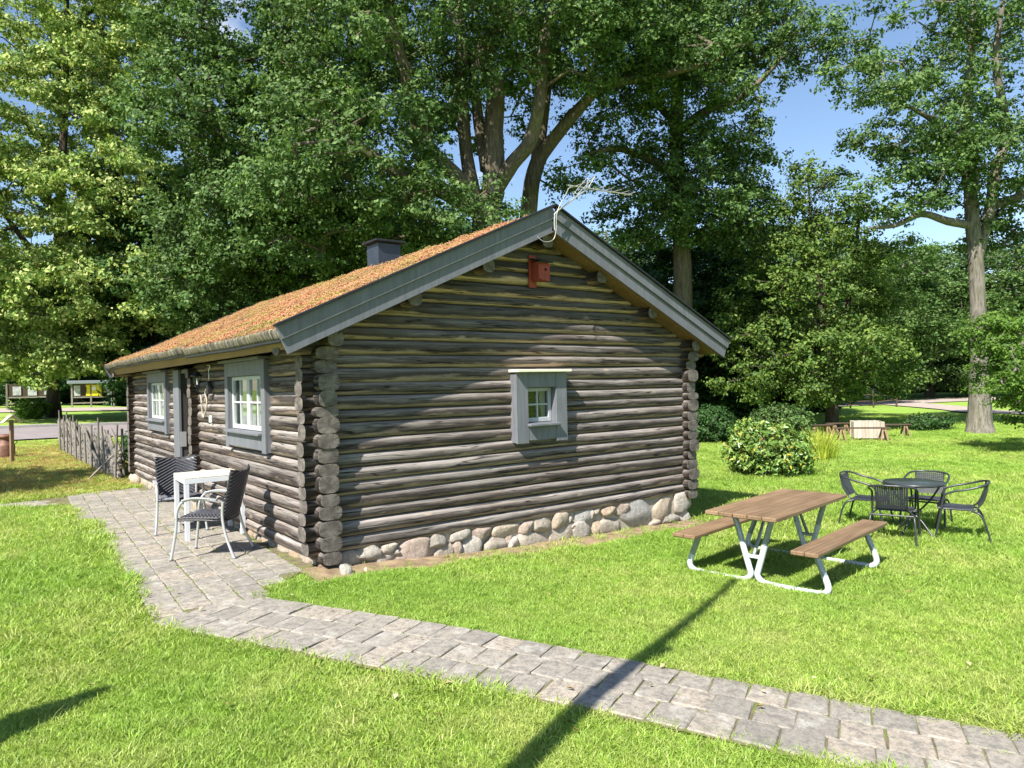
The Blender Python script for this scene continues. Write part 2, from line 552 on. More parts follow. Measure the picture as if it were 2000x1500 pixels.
M['grey_wood'] = m_wood('grey_weathered_wood', (0.17, 0.15, 0.125), (0.36, 0.32, 0.27), 2, 0.85)
M['pale_wood'] = m_wood('bleached_wood', (0.35, 0.29, 0.23), (0.55, 0.48, 0.40), 2, 0.85)
M['dark_wood'] = m_wood('dark_brown_wood', (0.05, 0.035, 0.025), (0.11, 0.075, 0.05), 0, 0.8)
M['red_paint'] = m_paint('falu_red_paint', (0.26, 0.045, 0.03), 0.2)
M['rust'] = m_simple('rusty_brown_metal', (0.16, 0.075, 0.05), 0.6, 0.2, 0.35, 10.0)
M['ant'] = m_simple('aluminium', (0.42, 0.40, 0.37), 0.4, 0.4, 0.08)
M['white_plastic'] = m_simple('white_plastic', (0.78, 0.78, 0.76), 0.4, 0, 0.03)
M['yellow'] = m_simple('yellow_panel', (0.75, 0.60, 0.02), 0.5, 0, 0.05)
M['blue'] = m_simple('blue_sign', (0.02, 0.11, 0.55), 0.4, 0, 0.05)
M['asphalt'] = m_simple('worn_asphalt', (0.235, 0.205, 0.205), 0.9, 0, 0.12, 3.0, 0.2, 0.3)
M['gravel'] = m_simple('pale_gravel', (0.36, 0.30, 0.26), 0.95, 0, 0.2, 4.0, 0.1, 0.4)
M['kerb'] = m_simple('granite_kerb', (0.36, 0.34, 0.32), 0.9, 0, 0.2, 12.0)
M['concrete'] = m_simple('pale_concrete', (0.55, 0.54, 0.53), 0.9, 0, 0.12, 4.0, 0.1, 0.3)
M['turf_edge'] = None

def m_turf_edge():
    t = NT('weathered_turf_edge')
    v = t.coord('Object')
    a = t.noise(t.mapping(v, (4, 26, 5)), 1.0, 5, 0.65)
    b = t.noise(v, 5.0, 4)
    col = t.ramp(a, [(0.40, (0.03, 0.026, 0.022)), (0.52, (0.13, 0.115, 0.088)), (0.70, (0.30, 0.275, 0.215))])
    col = t.mix(t.ramp(b, [(0.45, 0.0), (0.7, 0.4)]), col, (0.25, 0.22, 0.10))
    return t.done(t.pbr(col, 0.9, t.bump(a, 0.6, 0.01), spec=0.2))


def m_sedum(name, transl=0.15):
    t = NT(name)
    rnd = t.island()
    p = t.pos()
    big = t.noise(t.mapping(p, (1, 1, 1)), 1.7, 4, 0.6)
    mid = t.noise(p, 8.0, 4, 0.6)
    red = t.ramp(rnd, [(0.0, (0.20, 0.055, 0.035)), (0.35, (0.36, 0.125, 0.065)), (0.7, (0.45, 0.21, 0.095)), (1.0, (0.54, 0.36, 0.21))])
    yel = t.ramp(rnd, [(0.0, (0.12, 0.12, 0.025)), (0.6, (0.30, 0.26, 0.05)), (1.0, (0.44, 0.35, 0.11))])
    col = t.mix(t.ramp(t.math('ADD', t.math('MULTIPLY', big, 0.6), t.math('MULTIPLY', mid, 0.4)), [(0.47, 0.0), (0.60, 0.9)]), red, yel)
    old = t.noise(p, 0.9, 5, 0.65)
    col = t.mix(t.ramp(old, [(0.46, 0.0), (0.66, 0.75)]), col, t.mix(rnd, (0.13, 0.085, 0.035), (0.30, 0.20, 0.10)))
    return t.done(t.pbr(col, 0.8, None, 0, 0.2))


def m_lawn():
    t = NT('lawn_ground')
    p = t.pos()
    big = t.noise(p, 0.35, 4, 0.55)
    mid = t.noise(p, 2.2, 5, 0.6)
    fin = t.noise(t.mapping(p, (1, 1, 1)), 22.0, 5, 0.7)
    col = t.ramp(fin, [(0.25, (0.11, 0.19, 0.03)), (0.5, (0.225, 0.345, 0.06)), (0.8, (0.36, 0.47, 0.11))])
    col = t.mix(t.ramp(mid, [(0.5, 0.0), (0.72, 0.55)]), col, (0.38, 0.42, 0.10))
    col = t.mix(t.ramp(big, [(0.42, 0.0), (0.65, 0.35)]), col, (0.16, 0.33, 0.03))
    # parched strip beyond the patio, by the pole fence
    sp = t.n('SeparateXYZ'); t.t.links.new(p, sp.inputs[0])
    dry = t.math('MULTIPLY', t.ramp(t.math('MULTIPLY', sp.outputs[1], 0.04), [(0.30, 0.0), (0.42, 1.0), (0.86, 1.0), (1.0, 0.2)]),
                 t.ramp(t.math('ADD', t.math('MULTIPLY', sp.outputs[0], 0.08), 0.5), [(0.55, 1.0), (0.75, 0.0)]))
    dry = t.math('MULTIPLY', dry, t.ramp(mid, [(0.32, 0.1), (0.55, 0.95)]))
    col = t.mix(dry, col, (0.36, 0.29, 0.11))
    return t.done(t.pbr(col, 0.95, t.bump(fin, 0.5, 0.03), spec=0.1))


def m_grass(name, tip=1.0):
    t = NT(name)
    p = t.pos()
    rnd = t.island(); ob = t.rnd()
    mid = t.noise(p, 2.2, 5, 0.6)
    big = t.noise(p, 0.35, 4, 0.55)
    col = t.ramp(rnd, [(0.0, (0.14, 0.24, 0.03)), (0.4, (0.275, 0.41, 0.052)), (0.75, (0.385, 0.50, 0.09)), (0.92, (0.45, 0.50, 0.17)), (1.0, (0.58, 0.50, 0.27))])
    col = t.mix(t.ramp(mid, [(0.46, 0.0), (0.70, 0.6)]), col, (0.46, 0.48, 0.16))
    col = t.mix(t.ramp(big, [(0.44, 0.0), (0.62, 0.6)]), col, (0.20, 0.36, 0.042))
    sp = t.n('SeparateXYZ'); t.t.links.new(p, sp.inputs[0])
    dry = t.math('MULTIPLY', t.ramp(t.math('MULTIPLY', sp.outputs[1], 0.04), [(0.30, 0.0), (0.42, 1.0), (0.86, 1.0), (1.0, 0.2)]),
                 t.ramp(t.math('ADD', t.math('MULTIPLY', sp.outputs[0], 0.08), 0.5), [(0.55, 1.0), (0.75, 0.0)]))
    dry = t.math('MULTIPLY', dry, t.ramp(mid, [(0.32, 0.1), (0.55, 0.95)]))
    col = t.mix(dry, col, (0.40, 0.31, 0.11))
    hsv = t.n('HueSaturation'); t.t.links.new(col, hsv.inputs['Color'])
    t.t.links.new(t.math('ADD', 0.8, t.math('MULTIPLY', ob, 0.4)), hsv.inputs['Value'])
    c = hsv.outputs[0]
    pb = t.pbr(c, 0.5, None, 0, 0.35)
    tr = t.n('BsdfTranslucent'); t.t.links.new(t.mix(1.0, c, (1.2, 1.25, 0.7), 'MULTIPLY'), tr.inputs['Color'])
    mx = t.n('MixShader', i0=0.35)
    t.t.links.new(pb, mx.inputs[1]); t.t.links.new(tr.outputs[0], mx.inputs[2])
    return t.done(mx.outputs[0])


def m_paver():
    t = NT('worn_concrete_paver')
    v = t.coord('Object'); rnd = t.rnd()
    off = t.n('CombineXYZ', X=t.math('MULTIPLY', rnd, 40.0), Y=t.math('MULTIPLY', rnd, 27.0), Z=0.0)
    vv = t.n('VectorMath', {'operation': 'ADD'}); t.t.links.new(v, vv.inputs[0]); t.t.links.new(off.outputs[0], vv.inputs[1])
    a = t.noise(vv.outputs[0], 16.0, 6, 0.7)
    b = t.noise(vv.outputs[0], 75.0, 4, 0.7)
    c = t.noise(vv.outputs[0], 5.0, 4, 0.6)
    base = t.ramp(rnd, [(0.0, (0.25, 0.228, 0.195)), (0.35, (0.29, 0.262, 0.222)), (0.7, (0.325, 0.29, 0.24)), (1.0, (0.375, 0.32, 0.255))])
    col = t.mix(t.ramp(a, [(0.38, 0.75), (0.55, 0.0)]), base, (0.15, 0.14, 0.125))
    col = t.mix(t.ramp(c, [(0.55, 0.0), (0.68, 0.55)]), col, (0.46, 0.44, 0.39))
    col = t.mix(t.ramp(b, [(0.36, 0.55), (0.5, 0.0)]), col, (0.10, 0.095, 0.085))
    h = t.math('ADD', a, t.math('MULTIPLY', b, 0.6))
    return t.done(t.pbr(col, 0.9, t.bump(h, 0.55, 0.006), spec=0.2))


def m_bed():
    t = NT('sand_and_moss_joint')
    p = t.pos()
    a = t.noise(p, 7.0, 5, 0.65); b = t.noise(p, 60.0, 4, 0.7)
    col = t.ramp(a, [(0.35, (0.10, 0.085, 0.055)), (0.5, (0.17, 0.145, 0.09)), (0.62, (0.13, 0.16, 0.035))])
    return t.done(t.pbr(col, 0.95, t.bump(b, 0.5, 0.006), spec=0.1))


def m_stone():
    t = NT('foundation_boulder')
    v = t.coord('Object'); oi = t.n('ObjectInfo')
    rnd = oi.outputs['Random']
    a = t.noise(v, 13.0, 6, 0.7); b = t.noise(v, 60.0, 4, 0.75); c = t.noise(v, 4.0, 3)
    base = oi.outputs['Color']
    col = t.mix(1.0, base, t.ramp(a, [(0.3, 0.72), (0.65, 1.12)]), 'MULTIPLY')
    col = t.mix(t.ramp(b, [(0.36, 0.5), (0.48, 0.0)]), col, (0.10, 0.085, 0.075))
    col = t.mix(t.ramp(c, [(0.55, 0.0), (0.75, 0.4)]), col, (0.50, 0.46, 0.40))
    h = t.math('ADD', a, t.math('MULTIPLY', b, 0.5))
    return t.done(t.pbr(col, 0.9, t.bump(h, 1.0, 0.02), spec=0.2))


M['turf_edge'] = m_turf_edge()
M['sedum'] = m_sedum('red_sedum')
M['lawn'] = m_lawn()
M['grass'] = m_grass('grass_blade')
M['paver'] = m_paver()
M['bed'] = m_bed()
M['stone'] = m_stone()

# ------------------------------------------------------------------ terrain
GXK = [-400, -3, 0, 1, 2.3, 4, 5.5, 9, 14, 600]
GZK = [-.02, -.03, -.05, -.13, -.22, -.28, -.33, -.40, -.42, -.42]


def gz(x, y):
    x = np.asarray(x, float); y = np.asarray(y, float)
    z = np.interp(x, GXK, GZK)
    z = z - 0.012*np.clip(y, 0, 9)*(1-sstep(0, 3, x))
    z = z + 0.9*sstep(16, 52, y)*(1-sstep(6, 18, x))
    return z


def gpt(x, y, dz=0.0):
    return np.array([x, y, float(gz(x, y))+dz])


def axis(segs):
    out = []
    for a, b, s in segs:
        out += list(np.arange(a, b, s))
    return np.array(out+[segs[-1][1]])

gx_ = axis([(-420, -60, 30), (-60, -12, 3), (-12, 10, 0.25), (10, 40, 1.0), (40, 100, 5), (100, 700, 50)])
gy_ = axis([(-420, -60, 30), (-60, -10, 4), (-10, 12, 0.3), (12, 60, 1.0), (60, 120, 5), (120, 900, 60)])
GX, GY = np.meshgrid(gx_, gy_, indexing='ij')
nx, ny = GX.shape
gv = np.stack([GX.ravel(), GY.ravel(), (gz(GX, GY) + 0.012*vnoise(GX*1.3, GY*1.3, 3)*(np.hypot(GX, GY) < 60)).ravel()], 1)
ii, jj = np.meshgrid(np.arange(nx-1), np.arange(ny-1), indexing='ij')
a_ = (ii*ny+jj).ravel()
gf = np.stack([a_, a_+ny, a_+ny+1, a_+1], 1)
lawn = link('lawn', np_mesh('lawn', gv, gf, M['lawn'], True))
tag(lawn, 'sunlit mown lawn around the cabin', None, None, 'structure')

# ------------------------------------------------------------------ paving
def in_poly(x, y, poly):
    x = np.asarray(x, float); y = np.asarray(y, float)
    ins = np.zeros(x.shape, bool)
    n = len(poly)
    for i in range(n):
        x1, y1 = poly[i]; x2, y2 = poly[(i+1) % n]
        c = ((y1 > y) != (y2 > y)) & (x < (x2-x1)*(y-y1)/((y2-y1)+1e-12)+x1)
        ins ^= c
    return ins

PATIO = [(-1.78, -0.80), (-0.88, -0.68), (-0.16, 0.06), (-0.14, 10.4), (-0.20, 8.75), (-2.6, 8.2), (-6.5, 7.6), (-6.5, 6.75), (-2.6, 7.3), (-1.56, 7.1), (-1.60, 3.1), (-1.67, 0.9)]
PATIO = [(-1.78, -0.80), (-0.88, -0.68), (-0.16, 0.02), (-0.02, 0.06), (-0.02, 8.9), (-2.6, 8.2), (-6.5, 7.6), (-6.5, 6.75), (-2.6, 7.3), (-1.56, 7.1), (-1.60, 3.1), (-1.67, 0.9)]
PATH = [(-1.80, -0.78), (-0.88, -0.66), (1.60, -5.50), (2.7, -7.65), (1.82, -8.06), (0.32, -4.98)]


UNION = [(-0.88, -0.67), (-0.16, 0.02)]+PATIO[3:]+[(-1.79, -0.79), (0.32, -4.98), (1.82, -8.06), (2.7, -7.65), (1.60, -5.50)]


def sheet(name, poly, dz, mat, res=0.25, parent=None):
    xs = [p[0] for p in poly]; ys = [p[1] for p in poly]
    import bmesh
    bm = bmesh.new()
    vs = [bm.verts.new((p[0], p[1], 0)) for p in poly]
    bm.faces.new(vs)
    for k in range(int((max(xs)-min(xs))/res)+1):
        g = bm.verts[:]+bm.edges[:]+bm.faces[:]
        bmesh.ops.bisect_plane(bm, geom=g, plane_co=(min(xs)+k*res, 0, 0), plane_no=(1, 0, 0))
    for k in range(int((max(ys)-min(ys))/res)+1):
        g = bm.verts[:]+bm.edges[:]+bm.faces[:]
        bmesh.ops.bisect_plane(bm, geom=g, plane_co=(0, min(ys)+k*res, 0), plane_no=(0, 1, 0))
    bmesh.ops.recalc_face_normals(bm, faces=bm.faces)
    me = bpy.data.meshes.new(name)
    if bm.faces and sum(f.normal.z for f in bm.faces) < 0:
        bmesh.ops.reverse_faces(bm, faces=bm.faces)
    for v in bm.verts:
        v.co.z = float(gz(v.co.x, v.co.y))+dz
    bm.to_mesh(me); bm.free()
    me.materials.append(mat)
    for p in me.polygons: p.use_smooth = True
    return link(name, me, parent)

patio = tag(sheet('patio', PATIO, 0.013, M['bed'], 0.25), 'paved patio of small concrete stones along the cabin', None, None, 'structure')
path = tag(sheet('garden_path', PATH, 0.017, M['bed'], 0.25), 'paved garden path running to the lower right', None, None, 'structure')


def paver_mesh(lx, ly, seed):
    r = np.random.default_rng(seed)
    c = 0.012
    def ring(ins, z, jit):
        hx, hy = lx/2-ins, ly/2-ins
        pts = [(-hx+c, -hy), (0, -hy), (hx-c, -hy), (hx, -hy+c), (hx, 0), (hx, hy-c), (hx-c, hy), (0, hy), (-hx+c, hy), (-hx, hy-c), (-hx, 0), (-hx, -hy+c)]
        return [(x+r.normal(0, jit), y+r.normal(0, jit), z+r.normal(0, 0.0012)) for x, y in pts]
    a = ring(0.0, -0.03, 0.002); b = ring(0.0, 0.0, 0.003); d = ring(0.006, 0.006, 0.002)
    n = 12
    vs = a+b+d
    fs = []
    for i in range(n):
        j = (i+1) % n
        fs.append([i, j, n+j, n+i]); fs.append([n+i, n+j, 2*n+j, 2*n+i])
    fs.append([2*n+i for i in range(n)])
    return np_mesh('paver', vs, fs, M['paver'], False)

VAR_P = [paver_mesh(0.227, 0.2085, s) for s in range(8)]
VAR_Q = [paver_mesh(0.277, 0.2085, 20+s) for s in range(8)]


def put_paver(me, x, y, rz, parent, dz=0.018):
    e = 0.1
    z = float(gz(x, y))
    dzx = float(gz(x+e, y)-gz(x-e, y))/(2*e); dzy = float(gz(x, y+e)-gz(x, y-e))/(2*e)
    n = Vector((-dzx+random.gauss(0, .007), -dzy+random.gauss(0, .007), 1)).normalized()
    ex = Vector((math.cos(rz), math.sin(rz), 0)); ex = (ex - n*ex.dot(n)).normalized(); ey = n.cross(ex)
    o = link('paver', me, parent)
    o.matrix_world = Matrix(((ex.x, ey.x, n.x, x), (ex.y, ey.y, n.y, y), (ex.z, ey.z, n.z, z+dz+random.uniform(-.004, .003)), (0, 0, 0, 1)))

JOINTS = []
tilt = math.radians(3.0)
# patio rows run along the cabin wall
ex = (math.cos(-tilt), math.sin(-tilt)); ey = (-math.sin(-tilt), math.cos(-tilt))
ox, oy = -1.0, -0.9
RW, RL = 0.236, 0.2145
n_patio = 0
for i in range(-4, 7):
    off = 0.5*RL*(i % 2) + random.uniform(-.02, .02)
    for j in range(-1, 52):
        u = (i+0.5)*RW; v = (j+0.5)*RL+off
        x = ox+ex[0]*u+ey[0]*v; y = oy+ex[1]*u+ey[1]*v
        if not in_poly(np.array([x]), np.array([y]), PATIO)[0] or x > -0.17: continue
        # near the path corner the rows stop along the path's edge
        if (x*0.895+y*0.445) < -2.15+0.0 and y < -0.7: continue
        put_paver(random.choice(VAR_P), x+random.gauss(0, .003), y+random.gauss(0, .003), -tilt+random.gauss(0, .012)+random.choice((0, math.pi)), patio)
        n_patio += 1
        JOINTS.append((x+ex[0]*RW/2, y+ex[1]*RW/2, 1)); JOINTS.append((x+ey[0]*RL/2, y+ey[1]*RL/2, 0))
# the branch that leaves to the left
bd = (math.cos(math.radians(188.5)), math.sin(math.radians(188.5))); bn = (-bd[1], bd[0])
for i in range(-1, 3):
    for j in range(0, 24):
        u = (j+0.5+0.5*(i % 2))*RL; v = (i-0.5)*RW
        x = -1.75+bd[0]*u+bn[0]*v; y = 7.75+bd[1]*u+bn[1]*v
        if not in_poly(np.array([x]), np.array([y]), PATIO)[0] or x > -1.66: continue
        put_paver(random.choice(VAR_P), x, y, math.radians(98.5)+random.gauss(0, .012), patio); n_patio += 1
        JOINTS.append((x+bn[0]*RW/2, y+bn[1]*RW/2, 1))
# the foreground path
pd = np.array([0.449, -0.893]); pn = np.array([0.893, 0.449])
p0 = np.array([-1.74, -0.82])
QW, QL = 0.284, 0.215
PAT_XY = [(o.matrix_world.translation.x, o.matrix_world.translation.y) for o in patio.children]
PATH_BIG = [(-1.86, -0.66), (-0.86, -0.50)]+PATH[2:]
for i in range(0, 3):
    off = 0.5*QL*(i % 2)+random.uniform(-.03, .03)
    for j in range(-2, 36):
        u = (j+0.5)*QL+off; v = (i+0.5)*QW
        q = p0+pd*u+pn*v
        if not in_poly(np.array([q[0]]), np.array([q[1]]), PATH_BIG)[0]: continue
        if q[1] > -0.56 or any((q[0]-a_)**2+(q[1]-b_)**2 < 0.029 for a_, b_ in PAT_XY): continue
        put_paver(random.choice(VAR_Q), q[0]+random.gauss(0, .004), q[1]+random.gauss(0, .004), math.atan2(pn[1], pn[0])+random.gauss(0, .02)+random.choice((0, math.pi)), path, 0.021)
        e = q+pd*QL/2; JOINTS.append((e[0], e[1], 0)); e = q+pn*QW/2; JOINTS.append((e[0], e[1], 0))

# ------------------------------------------------------------------ log cabin
W, L = 5.60, 10.0
SP = 0.1433                      # log spacing
ZB = 0.0814                      # underside of the lowest gable log
SLOPE = 0.457
th = math.atan(SLOPE); CT, ST = math.cos(th), math.sin(th)
XR, ZR, YO = 2.80, 3.875, 0.44   # ridge, fascia top at the ridge, rake overhang


def ztop(x):
    return ZR - SLOPE*abs(x-XR)

cabin = empty('log_cabin', (0, 0, 0))
tag(cabin, 'weathered dark log cabin with red sedum roof and stone foundation', 'cabin')


def log_mesh(length, a, b, seed, taper=0.0, dome=0.003, expo=2.8):
    """log along local +X from 0 to length; a half width (local Y), b half height (local Z)"""
    r = np.random.default_rng(seed)
    n = 16
    m = max(2, int(length/0.22))
    xs = np.linspace(0, length, m+1)
    ang = 2*np.pi*np.arange(n)/n + np.pi/n
    ca, sa = np.cos(ang), np.sin(ang)
    ex = 2/expo
    cy = np.sign(ca)*np.abs(ca)**ex; cz = np.sign(sa)*np.abs(sa)**ex
    ph = r.uniform(0, 100)
    w1 = 1+0.035*vnoise(xs*1.1+ph, ph+np.zeros_like(xs), seed)+0.012*vnoise(xs*3.1+ph, 5+ph+np.zeros_like(xs), seed+9)
    oy = 0.010*vnoise(xs*0.8+ph, 9+np.zeros_like(xs), seed+3)
    oz = 0.006*vnoise(xs*0.7+ph, 19+np.zeros_like(xs), seed+4)
    tp = 1+taper*(xs/length-0.5)
    vs = []
    for i, x in enumerate(xs):
        bump = 1+0.02*vnoise(np.full(n, x*2+ph), ang*1.2+ph, seed+5)
        vs.append(np.stack([np.full(n, x), oy[i]+a*w1[i]*tp[i]*cy*bump, oz[i]+b*tp[i]*cz*bump*(1+0.5*(w1[i]-1))], 1))
    V = np.concatenate(vs)
    faces = []; uv = []; fm = []
    per = 2*np.pi*0.5*(a+b)
    for i in range(m):
        for k in range(n):
            k2 = (k+1) % n
            faces.append([i*n+k, (i+1)*n+k, (i+1)*n+k2, i*n+k2])
            v0, v1 = k/n*per, (k+1)/n*per
            uv += [(xs[i], v0), (xs[i+1], v0), (xs[i+1], v1), (xs[i], v1)]
            fm.append(0)
    extra = []
    nb = len(V)
    for end, sgn in ((0, -1), (m, 1)):
        base = end*n
        # slightly rounded rim
        rim = V[base:base+n].copy(); cen = rim.mean(0)
        rim2 = cen+(rim-cen)*0.965; rim2[:, 0] += sgn*dome
        i2 = nb+len(extra); extra += list(rim2)
        ic = nb+len(extra); extra.append(cen+np.array([sgn*dome*1.5, 0, 0]))
        for k in range(n):
            k2 = (k+1) % n
            f = [base+k, base+k2, i2+k2, i2+k]
            g = [i2+k, i2+k2, ic]
            q = lambda p: (p[1]-cen[1], p[2]-cen[2])
            if sgn > 0: ff = f; gg = g
            else: ff = f[::-1]; gg = g[::-1]
            allv = lambda idx: V[idx] if idx < nb else extra[idx-nb]
            faces.append(ff); uv += [q(allv(t)) for t in ff]; fm.append(1)
            faces.append(gg); uv += [q(allv(t)) for t in gg]; fm.append(1)
    V = np.concatenate([V, np.array(extra)])
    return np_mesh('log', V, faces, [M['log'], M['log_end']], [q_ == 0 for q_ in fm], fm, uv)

LOGN = [0]


def add_log(parent, p, q, a=0.108, b=0.0735, name='log', taper=0.0, expo=2.8):
    """log from p to q (world, horizontal-ish)"""
    p = Vector(p); q = Vector(q)
    d = q-p
    LOGN[0] += 1
    me = log_mesh(d.length, a, b, LOGN[0]*3+1, taper, 0.003, expo)
    o = link(name, me, parent)
    ex = d.normalized(); up = Vector((0, 0, 1)); ey = up.cross(ex).normalized(); ez = ex.cross(ey)
    o.matrix_world = Matrix(((ex.x, ey.x, ez.x, p.x), (ex.y, ey.y, ez.y, p.y), (ex.z, ey.z, ez.z, p.z), (0, 0, 0, 1)))
    return o

# openings: (along0, along1, z0, z1)
GW = (2.52, 2.98, 1.25, 1.72)            # gable window
LW1 = (1.31, 2.72, 1.22, 1.96)           # near window of the long side
LW2 = (6.56, 8.00, 1.22, 1.96)
DOOR = (4.68, 5.87, -0.10, 2.06)
EXT = 0.205
lr = np.random.default_rng(5)


def wall_core(axis_, pos, a0, a1, z0, z1, holes):
    """thin inner wall with rectangular openings, boxes butted end to end"""
    mb = MB()
    cuts = sorted(set([a0, a1]+[h[0] for h in holes]+[h[1] for h in holes]))
    for i in range(len(cuts)-1):
        c0, c1 = cuts[i], cuts[i+1]
        hs = sorted([(h[2], h[3]) for h in holes if h[0] <= c0+1e-6 and h[1] >= c1-1e-6])
        z = z0
        for (h0, h1) in hs+[(z1, z1)]:
            if h0 > z+1e-4:
                lo = [0, 0, z]; hi = [0, 0, h0]
                lo[axis_], hi[axis_] = c0, c1
                lo[1-axis_], hi[1-axis_] = pos-0.03, pos+0.03
                mb.box(lo, hi, 0.0005)
            z = max(z, h1)
    return mb

# gable wall (front)
gw = wall_core(0, 0.0, 0.05, W-0.05, ZB+0.03, 2.05, [GW])
# gable triangle above
tri_lo = 2.05
gw.poly([(0.05, -0.03, tri_lo), (W-0.05, -0.03, tri_lo), (XR, -0.03, 3.52), (0.05, 0.03, tri_lo), (W-0.05, 0.03, tri_lo), (XR, 0.03, 3.52)],
        [[0, 1, 2], [5, 4, 3]])
gable = gw.build('gable_wall', M['dark'], cabin)
bl = ZB; br = ZB
for k in range(24):
    hl = SP+(lr.normal(0, .007) if k < 23 else 0); hr = SP+lr.normal(0, .007)
    tl = ZB+SP*(k+1)+lr.normal(0, .012); tr_ = ZB+SP*(k+1)+lr.normal(0, .012)
    zc0, zc1 = (bl+tl)/2, (br+tr_)/2
    b = max(0.5*((tl-bl)+(tr_-br))/2, 0.055)+0.0005
    zmid = (zc0+zc1)/2
    if zmid+b*0.2 < 2.14:
        x0, x1 = -EXT+lr.normal(0, .012), W+EXT+lr.normal(0, .012)
    else:
        hw = (ZR-0.275-(zmid-b*0.55))/SLOPE
        x0, x1 = XR-hw, XR+hw
        if hw < 0.12: break
    def zc(x): return zc0+(zc1-zc0)*(x-0)/W
    if zmid+b > GW[2]+0.02 and zmid-b < GW[3]-0.02:
        segs = [(x0, GW[0]-0.04), (GW[1]+0.04, x1)]
    else:
        segs = [(x0, x1)]
    for s0, s1 in segs:
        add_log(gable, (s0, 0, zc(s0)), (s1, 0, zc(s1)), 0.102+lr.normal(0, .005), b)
    bl, br = tl, tr_

# far gable and right wall
bgm = wall_core(0, L, 0.05, W-0.05, ZB+0.03, 2.05, [])
bgm.poly([(0.05, L-0.03, tri_lo), (W-0.05, L-0.03, tri_lo), (XR, L-0.03, 3.52), (0.05, L+0.03, tri_lo), (W-0.05, L+0.03, tri_lo), (XR, L+0.03, 3.52)],
         [[0, 1, 2], [5, 4, 3]])
bgab = bgm.build('back_gable_wall', M['dark'], cabin)
for k in range(23):
    z = ZB+SP*(k+0.5)
    if z < 2.1: x0, x1 = -EXT, W+EXT
    else:
        hw = (ZR-0.275-(z-0.05))/SLOPE; x0, x1 = XR-hw, XR+hw
    if x1-x0 < 0.3: break
    add_log(bgab, (x0, L, z+lr.normal(0, .005)), (x1, L, z+lr.normal(0, .005)))
rwall = wall_core(1, W, 0.05, L-0.05, ZB, 2.1, []).build('right_wall', M['dark'], cabin)
lwall = wall_core(1, 0.0, 0.05, L-0.05, ZB, 2.1, [LW1, LW2, DOOR]).build('left_wall', M['dark'], cabin)
Z0L = ZB-SP*0.5
bot = Z0L
for k in range(15):
    topz = Z0L+SP*(k+1)+lr.normal(0, .010)
    zc_ = (bot+topz)/2; b = (topz-bot)/2+0.0015
    a = 0.110+lr.normal(0, .010)
    y0 = -EXT+lr.normal(0, .02)
    add_log(rwall, (W, y0, zc_), (W, L+EXT, zc_), a, b, 'log', 0.0, 3.0)
    y0 = -EXT+lr.normal(0, .02)
    cuts = []
    for o in (LW1, DOOR, LW2):
        if zc_+b > o[2]+0.03 and zc_-b < o[3]-0.03:
            cuts.append((o[0]-(0.03 if o is not DOOR else 0.0), o[1]+0.03))
    s = y0
    for c0, c1 in cuts+[(L+EXT, None)]:
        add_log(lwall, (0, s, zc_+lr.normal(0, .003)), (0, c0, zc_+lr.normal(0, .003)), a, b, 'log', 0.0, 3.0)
        s = c1
    bot = topz
# ends of the partition wall beside the door
for k in range(14):
    z = ZB+SP*(k+0.5)
    add_log(lwall, (-EXT+lr.normal(0, .012), 4.56, z), (0.6, 4.56, z), 0.10+lr.normal(0, .004), 0.0725, 'log', 0.0, 3.5)

# foundation
fd = MB()
for (x0, x1, y0, y1) in ((0.02, W-0.02, -0.055, 0.07), (0.02, W-0.02, L-0.06, L+0.06), (-0.055, 0.07, 0.08, L-0.07), (W-0.07, W+0.06, 0.08, L-0.07)):
    fd.box((x0, y0, -0.6), (x1, y1, ZB+0.05 if y1 < L and x1 > 1 and x0 < 1 and y1 < 1 else ZB-0.02), 0.001)
found = fd.build('foundation', M['mortar'], cabin)


def stone_mesh(sx, sy, sz, seed, sub=3):
    import bmesh
    bm = bmesh.new()
    bmesh.ops.create_icosphere(bm, subdivisions=sub, radius=1.0)
    r = np.random.default_rng(seed)
    cutsn = [(r.normal(size=3), r.uniform(0.5, 0.8)) for _ in range(16)]
    cutsn = [(v/np.linalg.norm(v), d) for v, d in cutsn]
    ph = r.uniform(0, 50)
    for v in bm.verts:
        p = np.array(v.co)
        for n_, d_ in cutsn:
            k = p@n_
            if k > d_: p = p-n_*(k-d_)*0.85
        nz_ = 1.06+0.10*float(vnoise(p[0]*2.3+ph, p[1]*2.3+p[2]*1.7, seed))+0.06*float(vnoise(p[0]*6+ph, p[2]*6+p[1]*4, seed+2))
        e = 0.9
        p = np.sign(p)*np.abs(p)**e
        v.co = p*np.array([sx, sy, sz])*nz_
    me = bpy.data.meshes.new('stone'); bm.to_mesh(me); bm.free()
    me.materials.append(M['stone'])
    for pl in me.polygons: pl.use_smooth = True
    return me


def ray_y(px, py, Y):
    d = cf+cr*(px-1000)/FPX-cu*(py-750)/FPX
    return CAM+d*(Y-CAM[1])/d[1]

